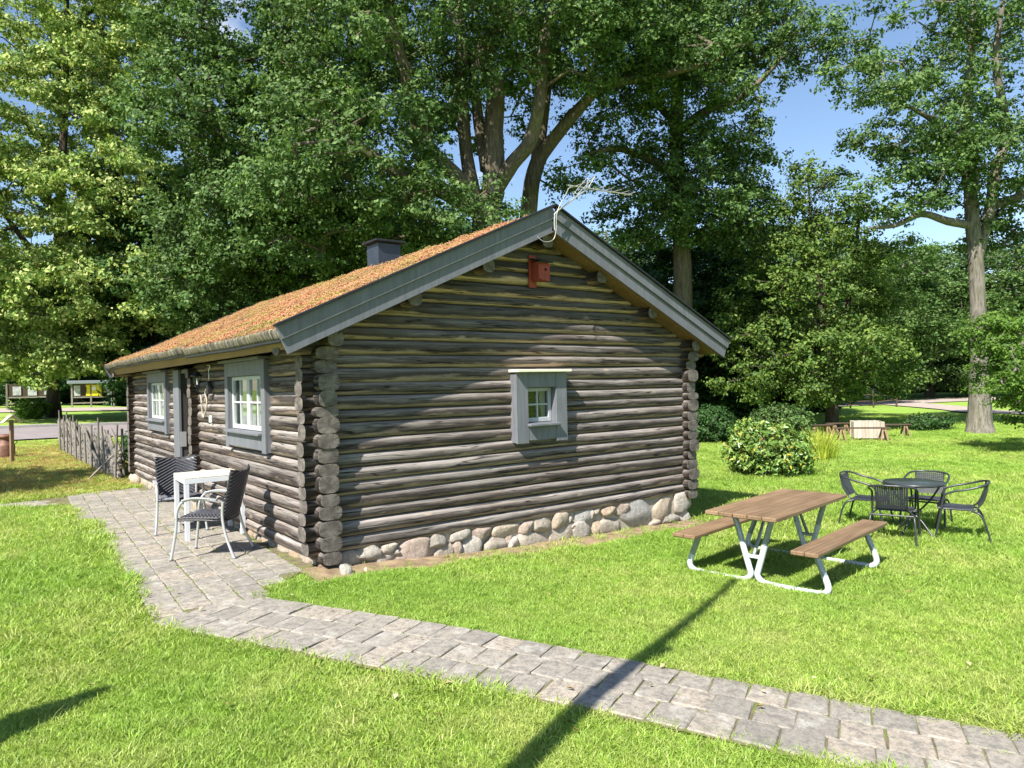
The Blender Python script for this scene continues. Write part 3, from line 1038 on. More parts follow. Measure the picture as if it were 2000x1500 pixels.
TONES = {'pink': (0.40, 0.27, 0.21), 'beige': (0.44, 0.37, 0.29), 'tan': (0.42, 0.32, 0.21), 'orange': (0.42, 0.28, 0.15),
         'grey': (0.28, 0.26, 0.225), 'blue': (0.36, 0.37, 0.38), 'dark': (0.22, 0.155, 0.115), 'light': (0.50, 0.46, 0.40)}
ST7 = [(230, 870, 240, 190, 'dark'), (440, 790, 290, 135, 'grey'), (610, 865, 310, 150, 'beige'), (690, 725, 190, 100, 'beige'), (975, 790, 390, 310, 'pink'),  # the leading dark stone carries the corner shadow in its tone
       (1230, 660, 210, 160, 'grey'), (1290, 785, 210, 190, 'beige'), (1430, 745, 90, 160, 'pink'), (1470, 600, 190, 130, 'grey'), (1680, 555, 230, 130, 'pink'),
       (1610, 725, 250, 200, 'light'), (1850, 715, 240, 210, 'beige'), (1965, 525, 250, 130, 'tan'), (760, 780, 80, 70, 'grey'), (1990, 640, 100, 80, 'pink')]
ST8 = [(175, 500, 130, 130, 'pink'), (325, 480, 170, 160, 'beige'), (490, 425, 160, 120, 'tan'), (215, 640, 310, 160, 'beige'), (30, 660, 110, 120, 'light'),
       (490, 565, 230, 180, 'beige'), (720, 410, 170, 150, 'blue'), (800, 375, 55, 85, 'grey'), (850, 350, 80, 55, 'tan'), (700, 535, 190, 150, 'light'),
       (850, 515, 95, 165, 'orange'), (980, 325, 130, 100, 'orange'), (1105, 330, 110, 130, 'pink'), (1000, 495, 210, 140, 'beige'), (1265, 360, 310, 250, 'blue'),
       (1515, 300, 150, 200, 'tan'), (1690, 270, 165, 170, 'light'), (1545, 415, 170, 95, 'grey'), (1690, 395, 130, 95, 'light'), (1430, 465, 110, 70, 'beige'),
       (620, 480, 60, 50, 'tan'), (580, 430, 60, 80, 'grey')]
k = 0
for lst, ox_, oy_, sc in ((ST7, 640, 940, 5.556), (ST8, 1000, 930, 5.0)):
    for cx, cy, w_, h_, tone in lst:
        a = ray_y(ox_+(cx-w_/2)/sc, oy_+cy/sc, -0.12); b = ray_y(ox_+(cx+w_/2)/sc, oy_+cy/sc, -0.12)
        zt = ray_y(ox_+cx/sc, oy_+(cy-h_/2)/sc, -0.12)[2]; zb = ray_y(ox_+cx/sc, oy_+(cy+h_/2)/sc, -0.12)[2]
        c = (a+b)/2
        k += 1
        o = link('stone', stone_mesh(abs(b[0]-a[0])/2*1.45, 0.075+0.02*lr.random(), (zt-zb)/2*1.45, 100+k), found)
        o.location = (c[0], -0.042, min((zt+zb)/2, ZB+0.012-(zt-zb)/2*0.95))
        o.rotation_euler = (0, lr.normal(0, .08), lr.normal(0, .1))
        cc = TONES[tone]; f_ = lr.uniform(0.88, 1.1); cc = tuple(0.5*q+0.5*w for q, w in zip(cc, (0.41, 0.365, 0.315)))
        o.color = (cc[0]*f_, cc[1]*f_, cc[2]*f_, 1)
# low stones along the long side and the far corner boulder
y = 0.15
while y < L-0.5:
    w_ = lr.uniform(0.22, 0.42)
    k += 1
    o = link('stone', stone_mesh(0.075, w_/2, 0.09, 100+k, 2), found)
    o.location = (-0.045, y+w_/2, -0.05+lr.normal(0, .01)-0.01*y)
    cc = tuple(0.8*q for q in TONES[random.choice(('beige', 'tan', 'grey', 'beige'))])
    o.color = (cc[0], cc[1], cc[2], 1)
    y += w_*0.98
for (x, y, z, sx, sy, sz, tone) in ((-0.08, L-0.12, -0.12, 0.19, 0.30, 0.17, 'beige'), (0.05, L+0.05, -0.1, 0.2, 0.2, 0.18, 'beige'), (0.03, 0.0, -0.06, 0.13, 0.12, 0.10, 'dark'),
                                    (W-0.02, 0.25, -0.16, 0.12, 0.2, 0.16, 'light'), (W-0.02, 0.75, -0.16, 0.12, 0.25, 0.16, 'beige')):
    k += 1
    o = link('stone', stone_mesh(sx, sy, sz, 100+k), found); o.location = (x, y, z)
    cc = TONES[tone]; o.color = (cc[0], cc[1], cc[2], 1)

# roof: deck, soffit boards, fascia, capping, purlins, turf edge, sedum, chimney
DP = 0.25                        # deck underside, measured square to the slope from the fascia top
rf = MB()


def sl(side, s, p, y):
    """roof coordinates: s metres down the slope from the ridge, p metres below the fascia-top plane"""
    return np.array([XR+side*(s*CT-p*ST), y, ZR-s*ST-p*CT])
SLEN = (XR+0.585)/CT
YF = L+YO
for side in (-1, 1):
    c = [sl(side, s, p, y) for y in (-YO+0.03, YF-0.03) for s, p in ((0, DP), (SLEN-0.06, DP), (SLEN-0.06, 0.12), (0, 0.12))]
    rf.poly(c, [[0, 1, 2, 3], [7, 6, 5, 4], [0, 4, 5, 1], [1, 5, 6, 2], [2, 6, 7, 3]])
roof = rf.build('roof', M['soffit'], cabin)
dn = {-1: np.array([-CT, 0, -ST]), 1: np.array([CT, 0, -ST])}      # down the slope
nr = {-1: np.array([-ST, 0, CT]), 1: np.array([ST, 0, CT])}        # out of the slope
for side in (-1, 1):
    for yy, fy in ((-1, -YO), (1, YF)):
        A = MB(); B = MB(); Cc = MB()
        R = np.array([dn[side], (0, 1, 0), nr[side]])
        eps = 0.002*(side+1)
        m_ = lambda s, p, y: sl(side, s, p, y)
        # upper board stands proud of the lower one, the capping proud of both
        A.obox(m_(SLEN/2+0.02, 0.072, fy+yy*(0.0)), ((SLEN)/2-0.02+eps, 0.012, 0.066), R, 0.003)
        B.obox(m_(SLEN/2+0.045, 0.205, fy-yy*0.024), ((SLEN)/2-0.045+eps, 0.011, 0.08), R, 0.003)
        Cc.obox(m_(SLEN/2, -0.004, fy-yy*0.0), (SLEN/2+0.003+eps, 0.046, 0.012), R, 0.002)
        A.build('fascia_board', M['grey_dark'], roof)
        B.build('fascia_board', M['grey_dark'], roof)
        Cc.build('roof_capping', M['black_metal'], roof)
    # soffit boards under the front overhang, parallel to the rake
    for j in range(3):
        S = MB()
        R = np.array([dn[side], (0, 1, 0), nr[side]])
        S.obox(sl(side, SLEN/2, DP+0.008, -YO+0.075+0.115*j), (SLEN/2-0.10-0.002*(side+1), 0.054, 0.007), R, 0.003)
        S.build('soffit_board', M['soffit'], roof)
for (px, pz) in ((1.92, 3.10), (0.95, 2.675), (3.70, 3.10), (4.665, 2.675), (0.05, 2.235), (W-0.02, 2.245), (2.80, 3.47)):
    add_log(roof, (px, -YO+0.13, pz), (px, 0.5, pz), 0.085, 0.075, 'purlin')
    add_log(roof, (px, L-0.3, pz), (px, YF-0.05, pz), 0.085, 0.075, 'purlin')
# turf edge boards at the eaves with a black drip strip below
for side in (-1, 1):
    for (y0, y1, dzs, xo) in ((-YO+0.045, 3.35, 0.0, 0.0), (3.39, YF-0.045, 0.028, 0.012)):
        nseg = 22
        ring = [(-0.055, -0.062), (0.02, -0.066), (0.036, -0.060), (0.040, -0.03), (0.040, 0.02), (0.028, 0.042), (-0.055, 0.046)]
        vs = []; fs = []
        for i in range(nseg+1):
            y = y0+(y1-y0)*i/nseg
            wob = 0.012*float(vnoise(y*0.9, 3.0*side, 4)) + (0.018*math.sin((y-3.4)/(YF-3.4)*math.pi) if y > 3.37 else -0.008)
            for (o_, u_) in ring:
                s = SLEN-0.045+o_+xo+0.006*float(vnoise(y*5, u_*30, 8))
                p = 0.068-u_
                q = sl(side, s, p, y); q[2] += dzs+wob
                vs.append(q)
        nn = len(ring)
        for i in range(nseg):
            for k2 in range(nn):
                k3 = (k2+1) % nn
                fs.append([i*nn+k2, i*nn+k3, (i+1)*nn+k3, (i+1)*nn+k2])
        fs.append(list(range(nn))[::-1]); fs.append([nseg*nn+i for i in range(nn)])
        e = MB(); e.poly(vs, fs, True); e.build('turf_edge_board', M['turf_edge'], roof)
        d = MB()
        pts = []
        for i in range(nseg):
            ya = y0+(y1-y0)*i/nseg; yb = y0+(y1-y0)*(i+1)/nseg
            def wz(y): return 0.012*float(vnoise(y*0.9, 3.0*side, 4)) + (0.018*math.sin((y-3.4)/(YF-3.4)*math.pi) if y > 3.37 else -0.008)
            a = sl(side, SLEN-0.035, 0.152, ya); a[2] += dzs+wz(ya); b = sl(side, SLEN-0.035, 0.152, yb); b[2] += dzs+wz(yb)
            d.bar(a, b, 0.075, 0.02, (0, 0, 1), 0.001)
        d.build('drip_strip', M['black_metal'], roof)
# flat soffit plank and top plate on the long side
for side in (-1, 1):
    for j in range(4):
        s0 = SLEN-0.10-0.115*j
        S = MB(); R = np.array([(0, 1, 0), dn[side], nr[side]])
        S.obox(sl(side, s0-0.055, DP+0.009, L/2), (L/2-0.1, 0.054, 0.008), R, 0.003)
        S.build('soffit_board', M['soffit'], roof)
# sedum bed: bumpy sheet, plus clumps scattered over it
ns, nyv = 46, 170
for side in (-1, 1):
    ss = np.linspace(0.0, SLEN-0.02, ns); yy = np.linspace(-YO+0.05, YF-0.05, nyv)
    S_, Y_ = np.meshgrid(ss, yy, indexing='ij')
    bump = 0.022*vnoise(S_*3.2, Y_*3.2, 1)+0.014*vnoise(S_*8, Y_*8, 2)+0.008*vnoise(S_*19, Y_*19, 6)
    P_ = 0.035-bump*np.clip((SLEN-S_)/0.3, 0.3, 1)
    sag = np.where(Y_ > 3.37, 0.030+0.015*np.sin((Y_-3.4)/(YF-3.4)*np.pi), 0.0)*np.clip((S_-SLEN+0.8)/0.8, 0, 1)
    X_ = XR+side*(S_*CT-P_*ST); Z_ = ZR-S_*ST-P_*CT+sag
    V = np.stack([X_.ravel(), Y_.ravel(), Z_.ravel()], 1)
    ii, jj = np.meshgrid(np.arange(ns-1), np.arange(nyv-1), indexing='ij'); a_ = (ii*nyv+jj).ravel()
    F = np.stack([a_, a_+nyv, a_+nyv+1, a_+1], 1)
    if side > 0: pass
    else: F = F[:, ::-1]
    o = link('sedum_bed', np_mesh('sedum_bed', V, F, M['sedum'], True), roof)
    tag(o, None, None, None, 'stuff')
# chimney
cm = MB(); cm.box((2.77, 4.15, 3.2), (3.21, 4.57, 4.235), 0.006)
ch = cm.build('chimney', M['chimney'], roof)
c2 = MB(); c2.box((2.70, 4.08, 4.245), (3.28, 4.64, 4.285), 0.008); c2.box((2.735, 4.115, 4.2375), (3.245, 4.605, 4.2445), 0.001)
c2.build('chimney_cap', M['black_metal'], ch)
c3 = MB(); c3.box((2.745, 4.125, 3.70), (3.235, 4.595, 3.79), 0.004); c3.build('chimney_flashing', M['black_metal'], ch)


# windows
def window(parent, frame, u0, u1, z0, z1, op, cols, rows, sashes, n_front, ledge_over, casing_mat, sash_mat, ledge_mat, sill_n):
    """frame maps (u, n, z): u along the wall, n outwards; op = opening (u0, u1, z0, z1)"""
    F = frame
    a0, a1, b0, b1 = op
    j = MB(F)
    nin = -0.10
    for lo, hi in (((a0-0.03, nin, b0), (a0, n_front-0.03, b1)), ((a1, nin, b0), (a1+0.03, n_front-0.03, b1)),
                   ((a0-0.03, nin, b1), (a1+0.03, n_front-0.03, b1+0.03)), ((a0-0.03, nin, b0-0.03), (a1+0.03, n_front-0.03, b0))):
        j.box(lo, hi, 0.002)
    w = j.build('window', casing_mat, parent)
    t = 0.028
    for lo, hi in (((u0, n_front-t, z0), (a0-0.001, n_front, z1)), ((a1+0.001, n_front-t, z0+0.0), (u1, n_front, z1)),
                   ((a0+0.0005, n_front-t, b1+0.001), (a1-0.0005, n_front-0.004, z1)), ((a0+0.0005, n_front-t, z0+0.03), (a1-0.0005, n_front-0.004, b0-0.001))):
        MB(F).box(lo, hi, 0.004).build('casing_board', casing_mat, w)
    # side cheeks close the casing back to the logs
    for (ua, ub) in ((u0+0.001, u0+0.02), (u1-0.02, u1-0.001)):
        MB(F).box((ua, 0.03, z0+0.01), (ub, n_front-t-0.001, z1-0.01), 0.002).build('casing_cheek', casing_mat, w)
    MB(F).box((u0-ledge_over, 0.04, z1+0.001), (u1+ledge_over, n_front+0.075, z1+0.034), 0.005).build('drip_board', ledge_mat, w)
    s = MB(F); s.box((a0-0.02, 0.02, b0-0.04), (a1+0.03, n_front+sill_n, b0-0.008), 0.006); s.build('sill', casing_mat, w)
    sw = (a1-a0)/sashes
    for i in range(sashes):
        c0 = a0+i*sw+0.003; c1 = a0+(i+1)*sw-0.003; d0 = b0+0.006; d1 = b1-0.004
        fr = 0.045; q0, q1 = 0.065, 0.105
        sm = MB(F)
        sm.box((c0, q0, d0), (c0+fr, q1, d1), 0.004); sm.box((c1-fr, q0, d0), (c1, q1, d1), 0.004)
        sm.box((c0+fr, q0, d0), (c1-fr, q1-0.001, d0+fr*1.2), 0.004); sm.box((c0+fr, q0, d1-fr), (c1-fr, q1-0.001, d1), 0.004)
        gu0, gu1, gz0, gz1 = c0+fr, c1-fr, d0+fr*1.2, d1-fr
        mw = 0.011
        for k in range(1, cols):
            x = gu0+(gu1-gu0)*k/cols; sm.box((x-mw, q0+0.005, gz0), (x+mw, q1-0.006, gz1), 0.003)
        for k in range(1, rows):
            z = gz0+(gz1-gz0)*k/rows; sm.box((gu0, q0+0.006, z-mw), (gu1, q1-0.008, z+mw), 0.003)
        sash = sm.build('sash', sash_mat, w)
        for k in range(cols):
            for r_ in range(rows):
                x0 = gu0+(gu1-gu0)*k/cols; x1 = gu0+(gu1-gu0)*(k+1)/cols
                y0 = gz0+(gz1-gz0)*r_/rows; y1 = gz0+(gz1-gz0)*(r_+1)/rows
                MB(F).box((x0, q0+0.015, y0), (x1, q0+0.019, y1), 0.0002).build('pane', M['glass'], w)
    # gathered curtains just inside
    for sgn in (0, 1):
        vs = []; fs = []
        nu, nv = 28, 10
        for v in range(nv+1):
            fz = v/nv
            zz = b0+0.02+(b1-b0-0.03)*fz
            wid = (a1-a0)*(0.14+0.13*fz**1.5 if sashes == 1 else 0.17+0.10*fz)
            for u in range(nu+1):
                fu = u/nu
                uu = (a0+0.02+wid*fu) if sgn == 0 else (a1-0.02-wid*fu)
                nn = -0.005+0.014*math.sin(fu*26+1.3*sgn)*(0.6+0.4*fz)
                vs.append((uu, nn, zz))
        for v in range(nv):
            for u in range(nu):
                q = v*(nu+1)+u
                fs.append([q, q+1, q+nu+2, q+nu+1])
        MB(F).poly(vs, fs, True).build('curtain', M['curtain'], w)
    if sashes == 2:      # half-height cafe curtain across the lower panes
        vs = []; fs = []
        nu = 90
        for zz in (b0+0.02, b0+(b1-b0)*0.5):
            for u in range(nu+1):
                vs.append((a0+0.02+(a1-a0-0.04)*u/nu, -0.022+0.008*math.sin(u*1.1), zz))
        for u in range(nu): fs.append([u, u+1, nu+2+u, nu+1+u])
        MB(F).poly(vs, fs, True).build('curtain', M['curtain'], w)
    return w

X_, Y_, Z_ = np.eye(3)
FG = (np.zeros(3), X_, -Y_, Z_)                        # gable: u = +X, n = -Y
w1 = window(cabin, FG, 2.35, 3.15, 1.03, 1.885, (2.53, 2.97, 1.27, 1.70), 2, 2, 1, 0.20, 0.025, M['grey_paint'], M['sash'], M['cream'], 0.06)
w1['label'] = 'small four-pane gable window with grey casing and cream ledge'
FL = (np.zeros(3), Y_, -X_, Z_)                        # long side: u = +Y, n = -X
w2 = window(cabin, FL, 1.216, 2.806, 1.016, 2.10, (1.345, 2.69, 1.255, 1.925), 2, 2, 2, 0.165, 0.02, M['grey_paint'], M['sash_white'], M['grey_paint'], 0.05)
w3 = window(cabin, FL, 6.46, 8.09, 1.016, 2.10, (6.59, 7.975, 1.255, 1.925), 2, 2, 2, 0.165, 0.02, M['grey_paint'], M['sash_white'], M['grey_paint'], 0.05)

# door, set back in the wall, with its grey jamb
dj = MB(FL)
dj.box((5.46, 0.125, -0.08), (5.665, 0.165, 2.10), 0.004); dj.box((5.668, 0.12, -0.08), (5.88, 0.160, 2.10), 0.004)
dj.box((4.665, -0.10, 2.04), (5.458, 0.12, 2.10), 0.004)
door = dj.build('door', M['grey_paint'], cabin)
lf = MB(FL)
for i in range(7):
    a = 4.67+0.1125*i
    lf.box((a, -0.16, -0.06), (a+0.111, -0.115, 2.035), 0.006)
leaf = lf.build('door_leaf', M['door'], door)
MB(FL).box((5.475, -0.16, -0.08), (5.86, 0.118, 2.10), 0.004).build('door_reveal', M['door'], door)  # dark colour put on the reveal so the recess reads as shaded
hd = MB(FL); hd.tube([(4.80, -0.115, 0.98), (4.80, -0.07, 0.98)], 0.011); hd.tube([(4.80, -0.07, 0.98), (4.92, -0.07, 0.98)], 0.010)
hd.build('handle', M['silver'], door)
sp_ = MB(FL); sp_.box((5.4545, 0.06, 0.86), (5.459, 0.15, 1.10), 0.001); sp_.build('strike_plate', M['silver'], door)
ds = MB(FL); ds.box((4.62, -0.12, -0.13), (5.455, 0.17, -0.065), 0.01); ds.build('door_sill', M['grey_wood'], door)
# inner floor so that no light comes up through the cabin
fl = MB(); fl.box((0.08, 0.08, -0.02), (W-0.08, L-0.08, 0.02), 0.001); fl.build('floor', M['dark'], cabin)
pt = MB(); pt.box((0.65, 4.52, 0.02), (W-0.1, 4.60, 2.6), 0.001); pt.build('partition', M['dark'], cabin)

# ------------------------------------------------------------------ things on the cabin
# red nesting box under the ridge
bb = empty('nesting_box', (2.755, -0.118, 2.955))
bb.scale = (0.86, 0.86, 0.86)
tag(bb, 'red wooden bird nesting box hung under the gable peak', 'nesting box')
FB = (np.zeros(3), X_, -Y_, Z_)
MB(FB).box((-0.135, 0.0, -0.04), (-0.005, 0.02, 0.42), 0.003).build('back_board', M['red_paint'], bb)
m_ = MB(FB)
m_.box((-0.10, 0.022, 0.05), (-0.082, 0.17, 0.31), 0.002); m_.box((0.088, 0.022, 0.05), (0.106, 0.17, 0.30), 0.002)
m_.box((-0.0815, 0.022, 0.05), (0.0875, 0.15, 0.068), 0.002)
m_.build('side_board', M['red_paint'], bb)
fb = MB(FB)
hole = (0.03, 0.205); rh = 0.021
n_ = 16
outer = [(-0.10, 0.05), (0.003, 0.05), (0.106, 0.05), (0.106, 0.12), (0.106, 0.205), (0.106, 0.30), (0.003, 0.305), (-0.10, 0.31), (-0.10, 0.205), (-0.10, 0.12)]
vs = []; fs = []
for i in range(n_):
    a = 2*math.pi*i/n_
    d_ = np.array([math.cos(a), math.sin(a)])
    # ray to the rectangle border
    tx = ((0.106 if d_[0] > 0 else -0.10)-hole[0])/(d_[0] if abs(d_[0]) > 1e-6 else 1e-6)
    tz = ((0.302 if d_[1] > 0 else 0.05)-hole[1])/(d_[1] if abs(d_[1]) > 1e-6 else 1e-6)
    t_ = min(abs(tx), abs(tz))
    vs.append((hole[0]+rh*d_[0], 0.19, hole[1]+rh*d_[1])); vs.append((hole[0]+t_*d_[0], 0.19, hole[1]+t_*d_[1]))
    vs.append((hole[0]+rh*d_[0], 0.172, hole[1]+rh*d_[1])); vs.append((hole[0]+t_*d_[0], 0.172, hole[1]+t_*d_[1]))
for i in range(n_):
    a = 4*i; b = 4*((i+1) % n_)
    fs += [[a, a+1, b+1, b], [a+2, b+2, b+3, a+3], [a, b, b+2, a+2], [a+1, a+3, b+3, b+1]]
fb.poly(vs, fs).build('front_board', M['red_paint'], bb)
MB(FB).obox((0.003, 0.125, 0.335), (0.125, 0.13, 0.011), np.array([(1, 0, 0), (0, 0.96, -0.28), (0, 0.28, 0.96)]), 0.003).build('lid', M['black_metal'], bb)

# wall lantern and cable box beside the door
ln = empty('wall_lantern', (-0.115, 3.93, 1.90))
ln.scale = (0.72, 0.72, 0.72)
tag(ln, 'black carriage lantern on the wall right of the door', 'lantern')
F0 = (np.zeros(3), Y_, -X_, Z_)
b_ = MB(F0); b_.tube(curve_pts([(0, 0.0, -0.23), (0, 0.10, -0.25), (0, 0.17, -0.20), (0, 0.17, -0.13)]), 0.012); b_.box((-0.04, -0.01, -0.32), (0.04, 0.012, -0.16), 0.005)
b_.build('arm', M['black_metal'], ln)
g_ = MB(); g_.lathe([(0.045, -0.10), (0.085, 0.09)], (-0.17, 0, 0), 6, smooth=False); g_.build('lamp_glass', M['glass'], ln)
c_ = MB()
for i in range(6):
    a = math.pi/3*i
    c_.tube([(-0.17+0.047*math.cos(a), 0.047*math.sin(a), -0.10), (-0.17+0.088*math.cos(a), 0.088*math.sin(a), 0.09)], 0.006, 5)
c_.lathe([(0.0, -0.15), (0.02, -0.14), (0.055, -0.115), (0.05, -0.098)], (-0.17, 0, 0), 12)
c_.build('cage', M['black_metal'], ln)
h_ = MB(); h_.lathe([(0.118, 0.085), (0.12, 0.095), (0.06, 0.15), (0.028, 0.175), (0.02, 0.195), (0.0, 0.20)], (-0.17, 0, 0), 6, smooth=False); h_.build('hood', M['black_metal'], ln)
bu = MB(); bu.lathe([(0.0, 0.06), (0.02, 0.05), (0.027, 0.02), (0.018, -0.03), (0.018, -0.08)], (-0.17, 0, 0), 12); bu.build('bulb', M['white_plastic'], ln)

jb = empty('junction_box', (-0.125, 3.62, 1.80))
tag(jb, 'black junction box with pale cables between lantern and window', 'junction box')
MB(F0).box((-0.05, 0.0, -0.09), (0.05, 0.06, 0.09), 0.008).build('box', M['black_metal'], jb)
cb = MB(F0)
cb.tube(curve_pts([(0.0, 0.03, 0.09), (-0.05, 0.04, 0.16), (-0.01, 0.03, 0.24), (-0.04, 0.02, 0.30), (0.10, 0.02, 0.31)], 8), 0.006, 6)
cb.build('cable', M['white_plastic'], jb)
gl = MB(F0)
gl.tube(curve_pts([(0.05, 0.05, -0.02), (0.13, 0.05, -0.08), (0.09, 0.04, -0.2), (0.12, 0.05, -0.33), (0.22, 0.05, -0.42), (0.30, 0.05, -0.38), (0.30, 0.06, -0.22), (0.33, 0.06, -0.1)], 8), 0.012, 6)
for i in range(16):
    a = random.random(); q = (0.10+0.22*random.random(), 0.05, -0.12-0.3*random.random())
    gl.tube([q, (q[0]+random.uniform(-.05, .05), q[1]+random.uniform(0, .03), q[2]+random.uniform(-.05, .05))], 0.004, 4)
gl.build('rope_garland', M['pale_wood'], jb)
MB(F0).box((0.02, -0.01, -0.50), (0.09, 0.02, -0.40), 0.006).build('switch_plate', M['white_plastic'], jb)

# television aerial on the ridge end
an = empty('tv_antenna', (2.77, -0.48, 3.52))
tag(an, 'metal tv antenna on a bent mast at the roof peak', 'antenna')
o0 = np.array([2.77, -0.48, 3.52])
def rel(pts): return [np.array(p)-o0 for p in pts]
MB().tube(rel(curve_pts([(2.745, -0.505, 3.56), (2.745, -0.51, 3.72), (2.80, -0.51, 3.80), (3.25, -0.51, 4.105), (3.33, -0.51, 4.16)], 5)), 0.010, 8).build('mast', M['ant'], an)
MB().tube(rel([(2.97, -0.52, 4.125), (4.07, -0.52, 4.165)]), 0.008, 8).build('boom', M['ant'], an)
e_ = MB()
for i, x in enumerate((3.10, 3.45, 3.60, 3.75, 3.9, 4.03)):
    z = 4.125+0.04*(x-2.97)/1.1
    hl = 0.16-0.012*i
    e_.tube(rel([(x, -0.52-hl, z+0.012), (x, -0.52+hl, z+0.012)]), 0.0035, 5)
e_.build('element', M['ant'], an)
l_ = MB()
for sg in (-1, 1):
    l_.tube(rel(curve_pts([(3.28, -0.52+0.02*sg, 4.14), (3.33, -0.52+0.05*sg, 4.24), (3.36, -0.52+0.06*sg, 4.275), (3.33, -0.52+0.08*sg, 4.27), (3.18, -0.52+0.07*sg, 4.13), (3.07, -0.52+0.04*sg, 4.03), (3.05, -0.52+0.02*sg, 4.06)], 6)), 0.0045, 6)
l_.build('reflector_loop', M['ant'], an)
MB().tube(rel(curve_pts([(2.50, -0.47, 3.47), (2.58, -0.50, 3.41), (2.70, -0.52, 3.44), (2.745, -0.53, 3.56), (2.77, -0.53, 3.78), (2.90, -0.54, 4.0), (2.99, -0.53, 4.11), (3.12, -0.52, 4.14)], 7)), 0.0042, 6).build('cable', M['ant'], an)

# ------------------------------------------------------------------ white table and wicker armchairs on the patio
tx, ty = -0.43, 2.62
tz = float(gz(tx, ty))+0.027
wt_ = empty('patio_table', (tx, ty, tz), math.radians(-2))
tag(wt_, 'square white metal patio table with pale tiled top', 'table')
H = 0.745
for sx in (-1, 1):
    for sy in (-1, 1):
        MB().box((sx*0.35-sx*0.055, sy*0.35-sy*0.055, 0), (sx*0.35, sy*0.35, H-0.062), 0.004).build('leg', M['white_metal'], wt_)
ap = MB()
ap.box((-0.35, -0.35, H-0.06), (0.35, -0.31, H), 0.003); ap.box((-0.35, 0.31, H-0.06), (0.35, 0.35, H), 0.003)
ap.box((-0.35, -0.309, H-0.06), (-0.31, 0.309, H), 0.003); ap.box((0.31, -0.309, H-0.06), (0.35, 0.309, H), 0.003)
ap.box((-0.309, -0.309, H-0.03), (0.309, 0.309, H-0.02), 0.001)
ap.build('apron', M['white_metal'], wt_)
for i in range(4):
    for j in range(3):
        x0 = -0.352+0.176*i; y0 = -0.352+0.2347*j
        MB().box((x0+0.002, y0+0.002, H+0.002), (x0+0.174, y0+0.2327, H+0.016), 0.003).build('tile', M['tile'], wt_)


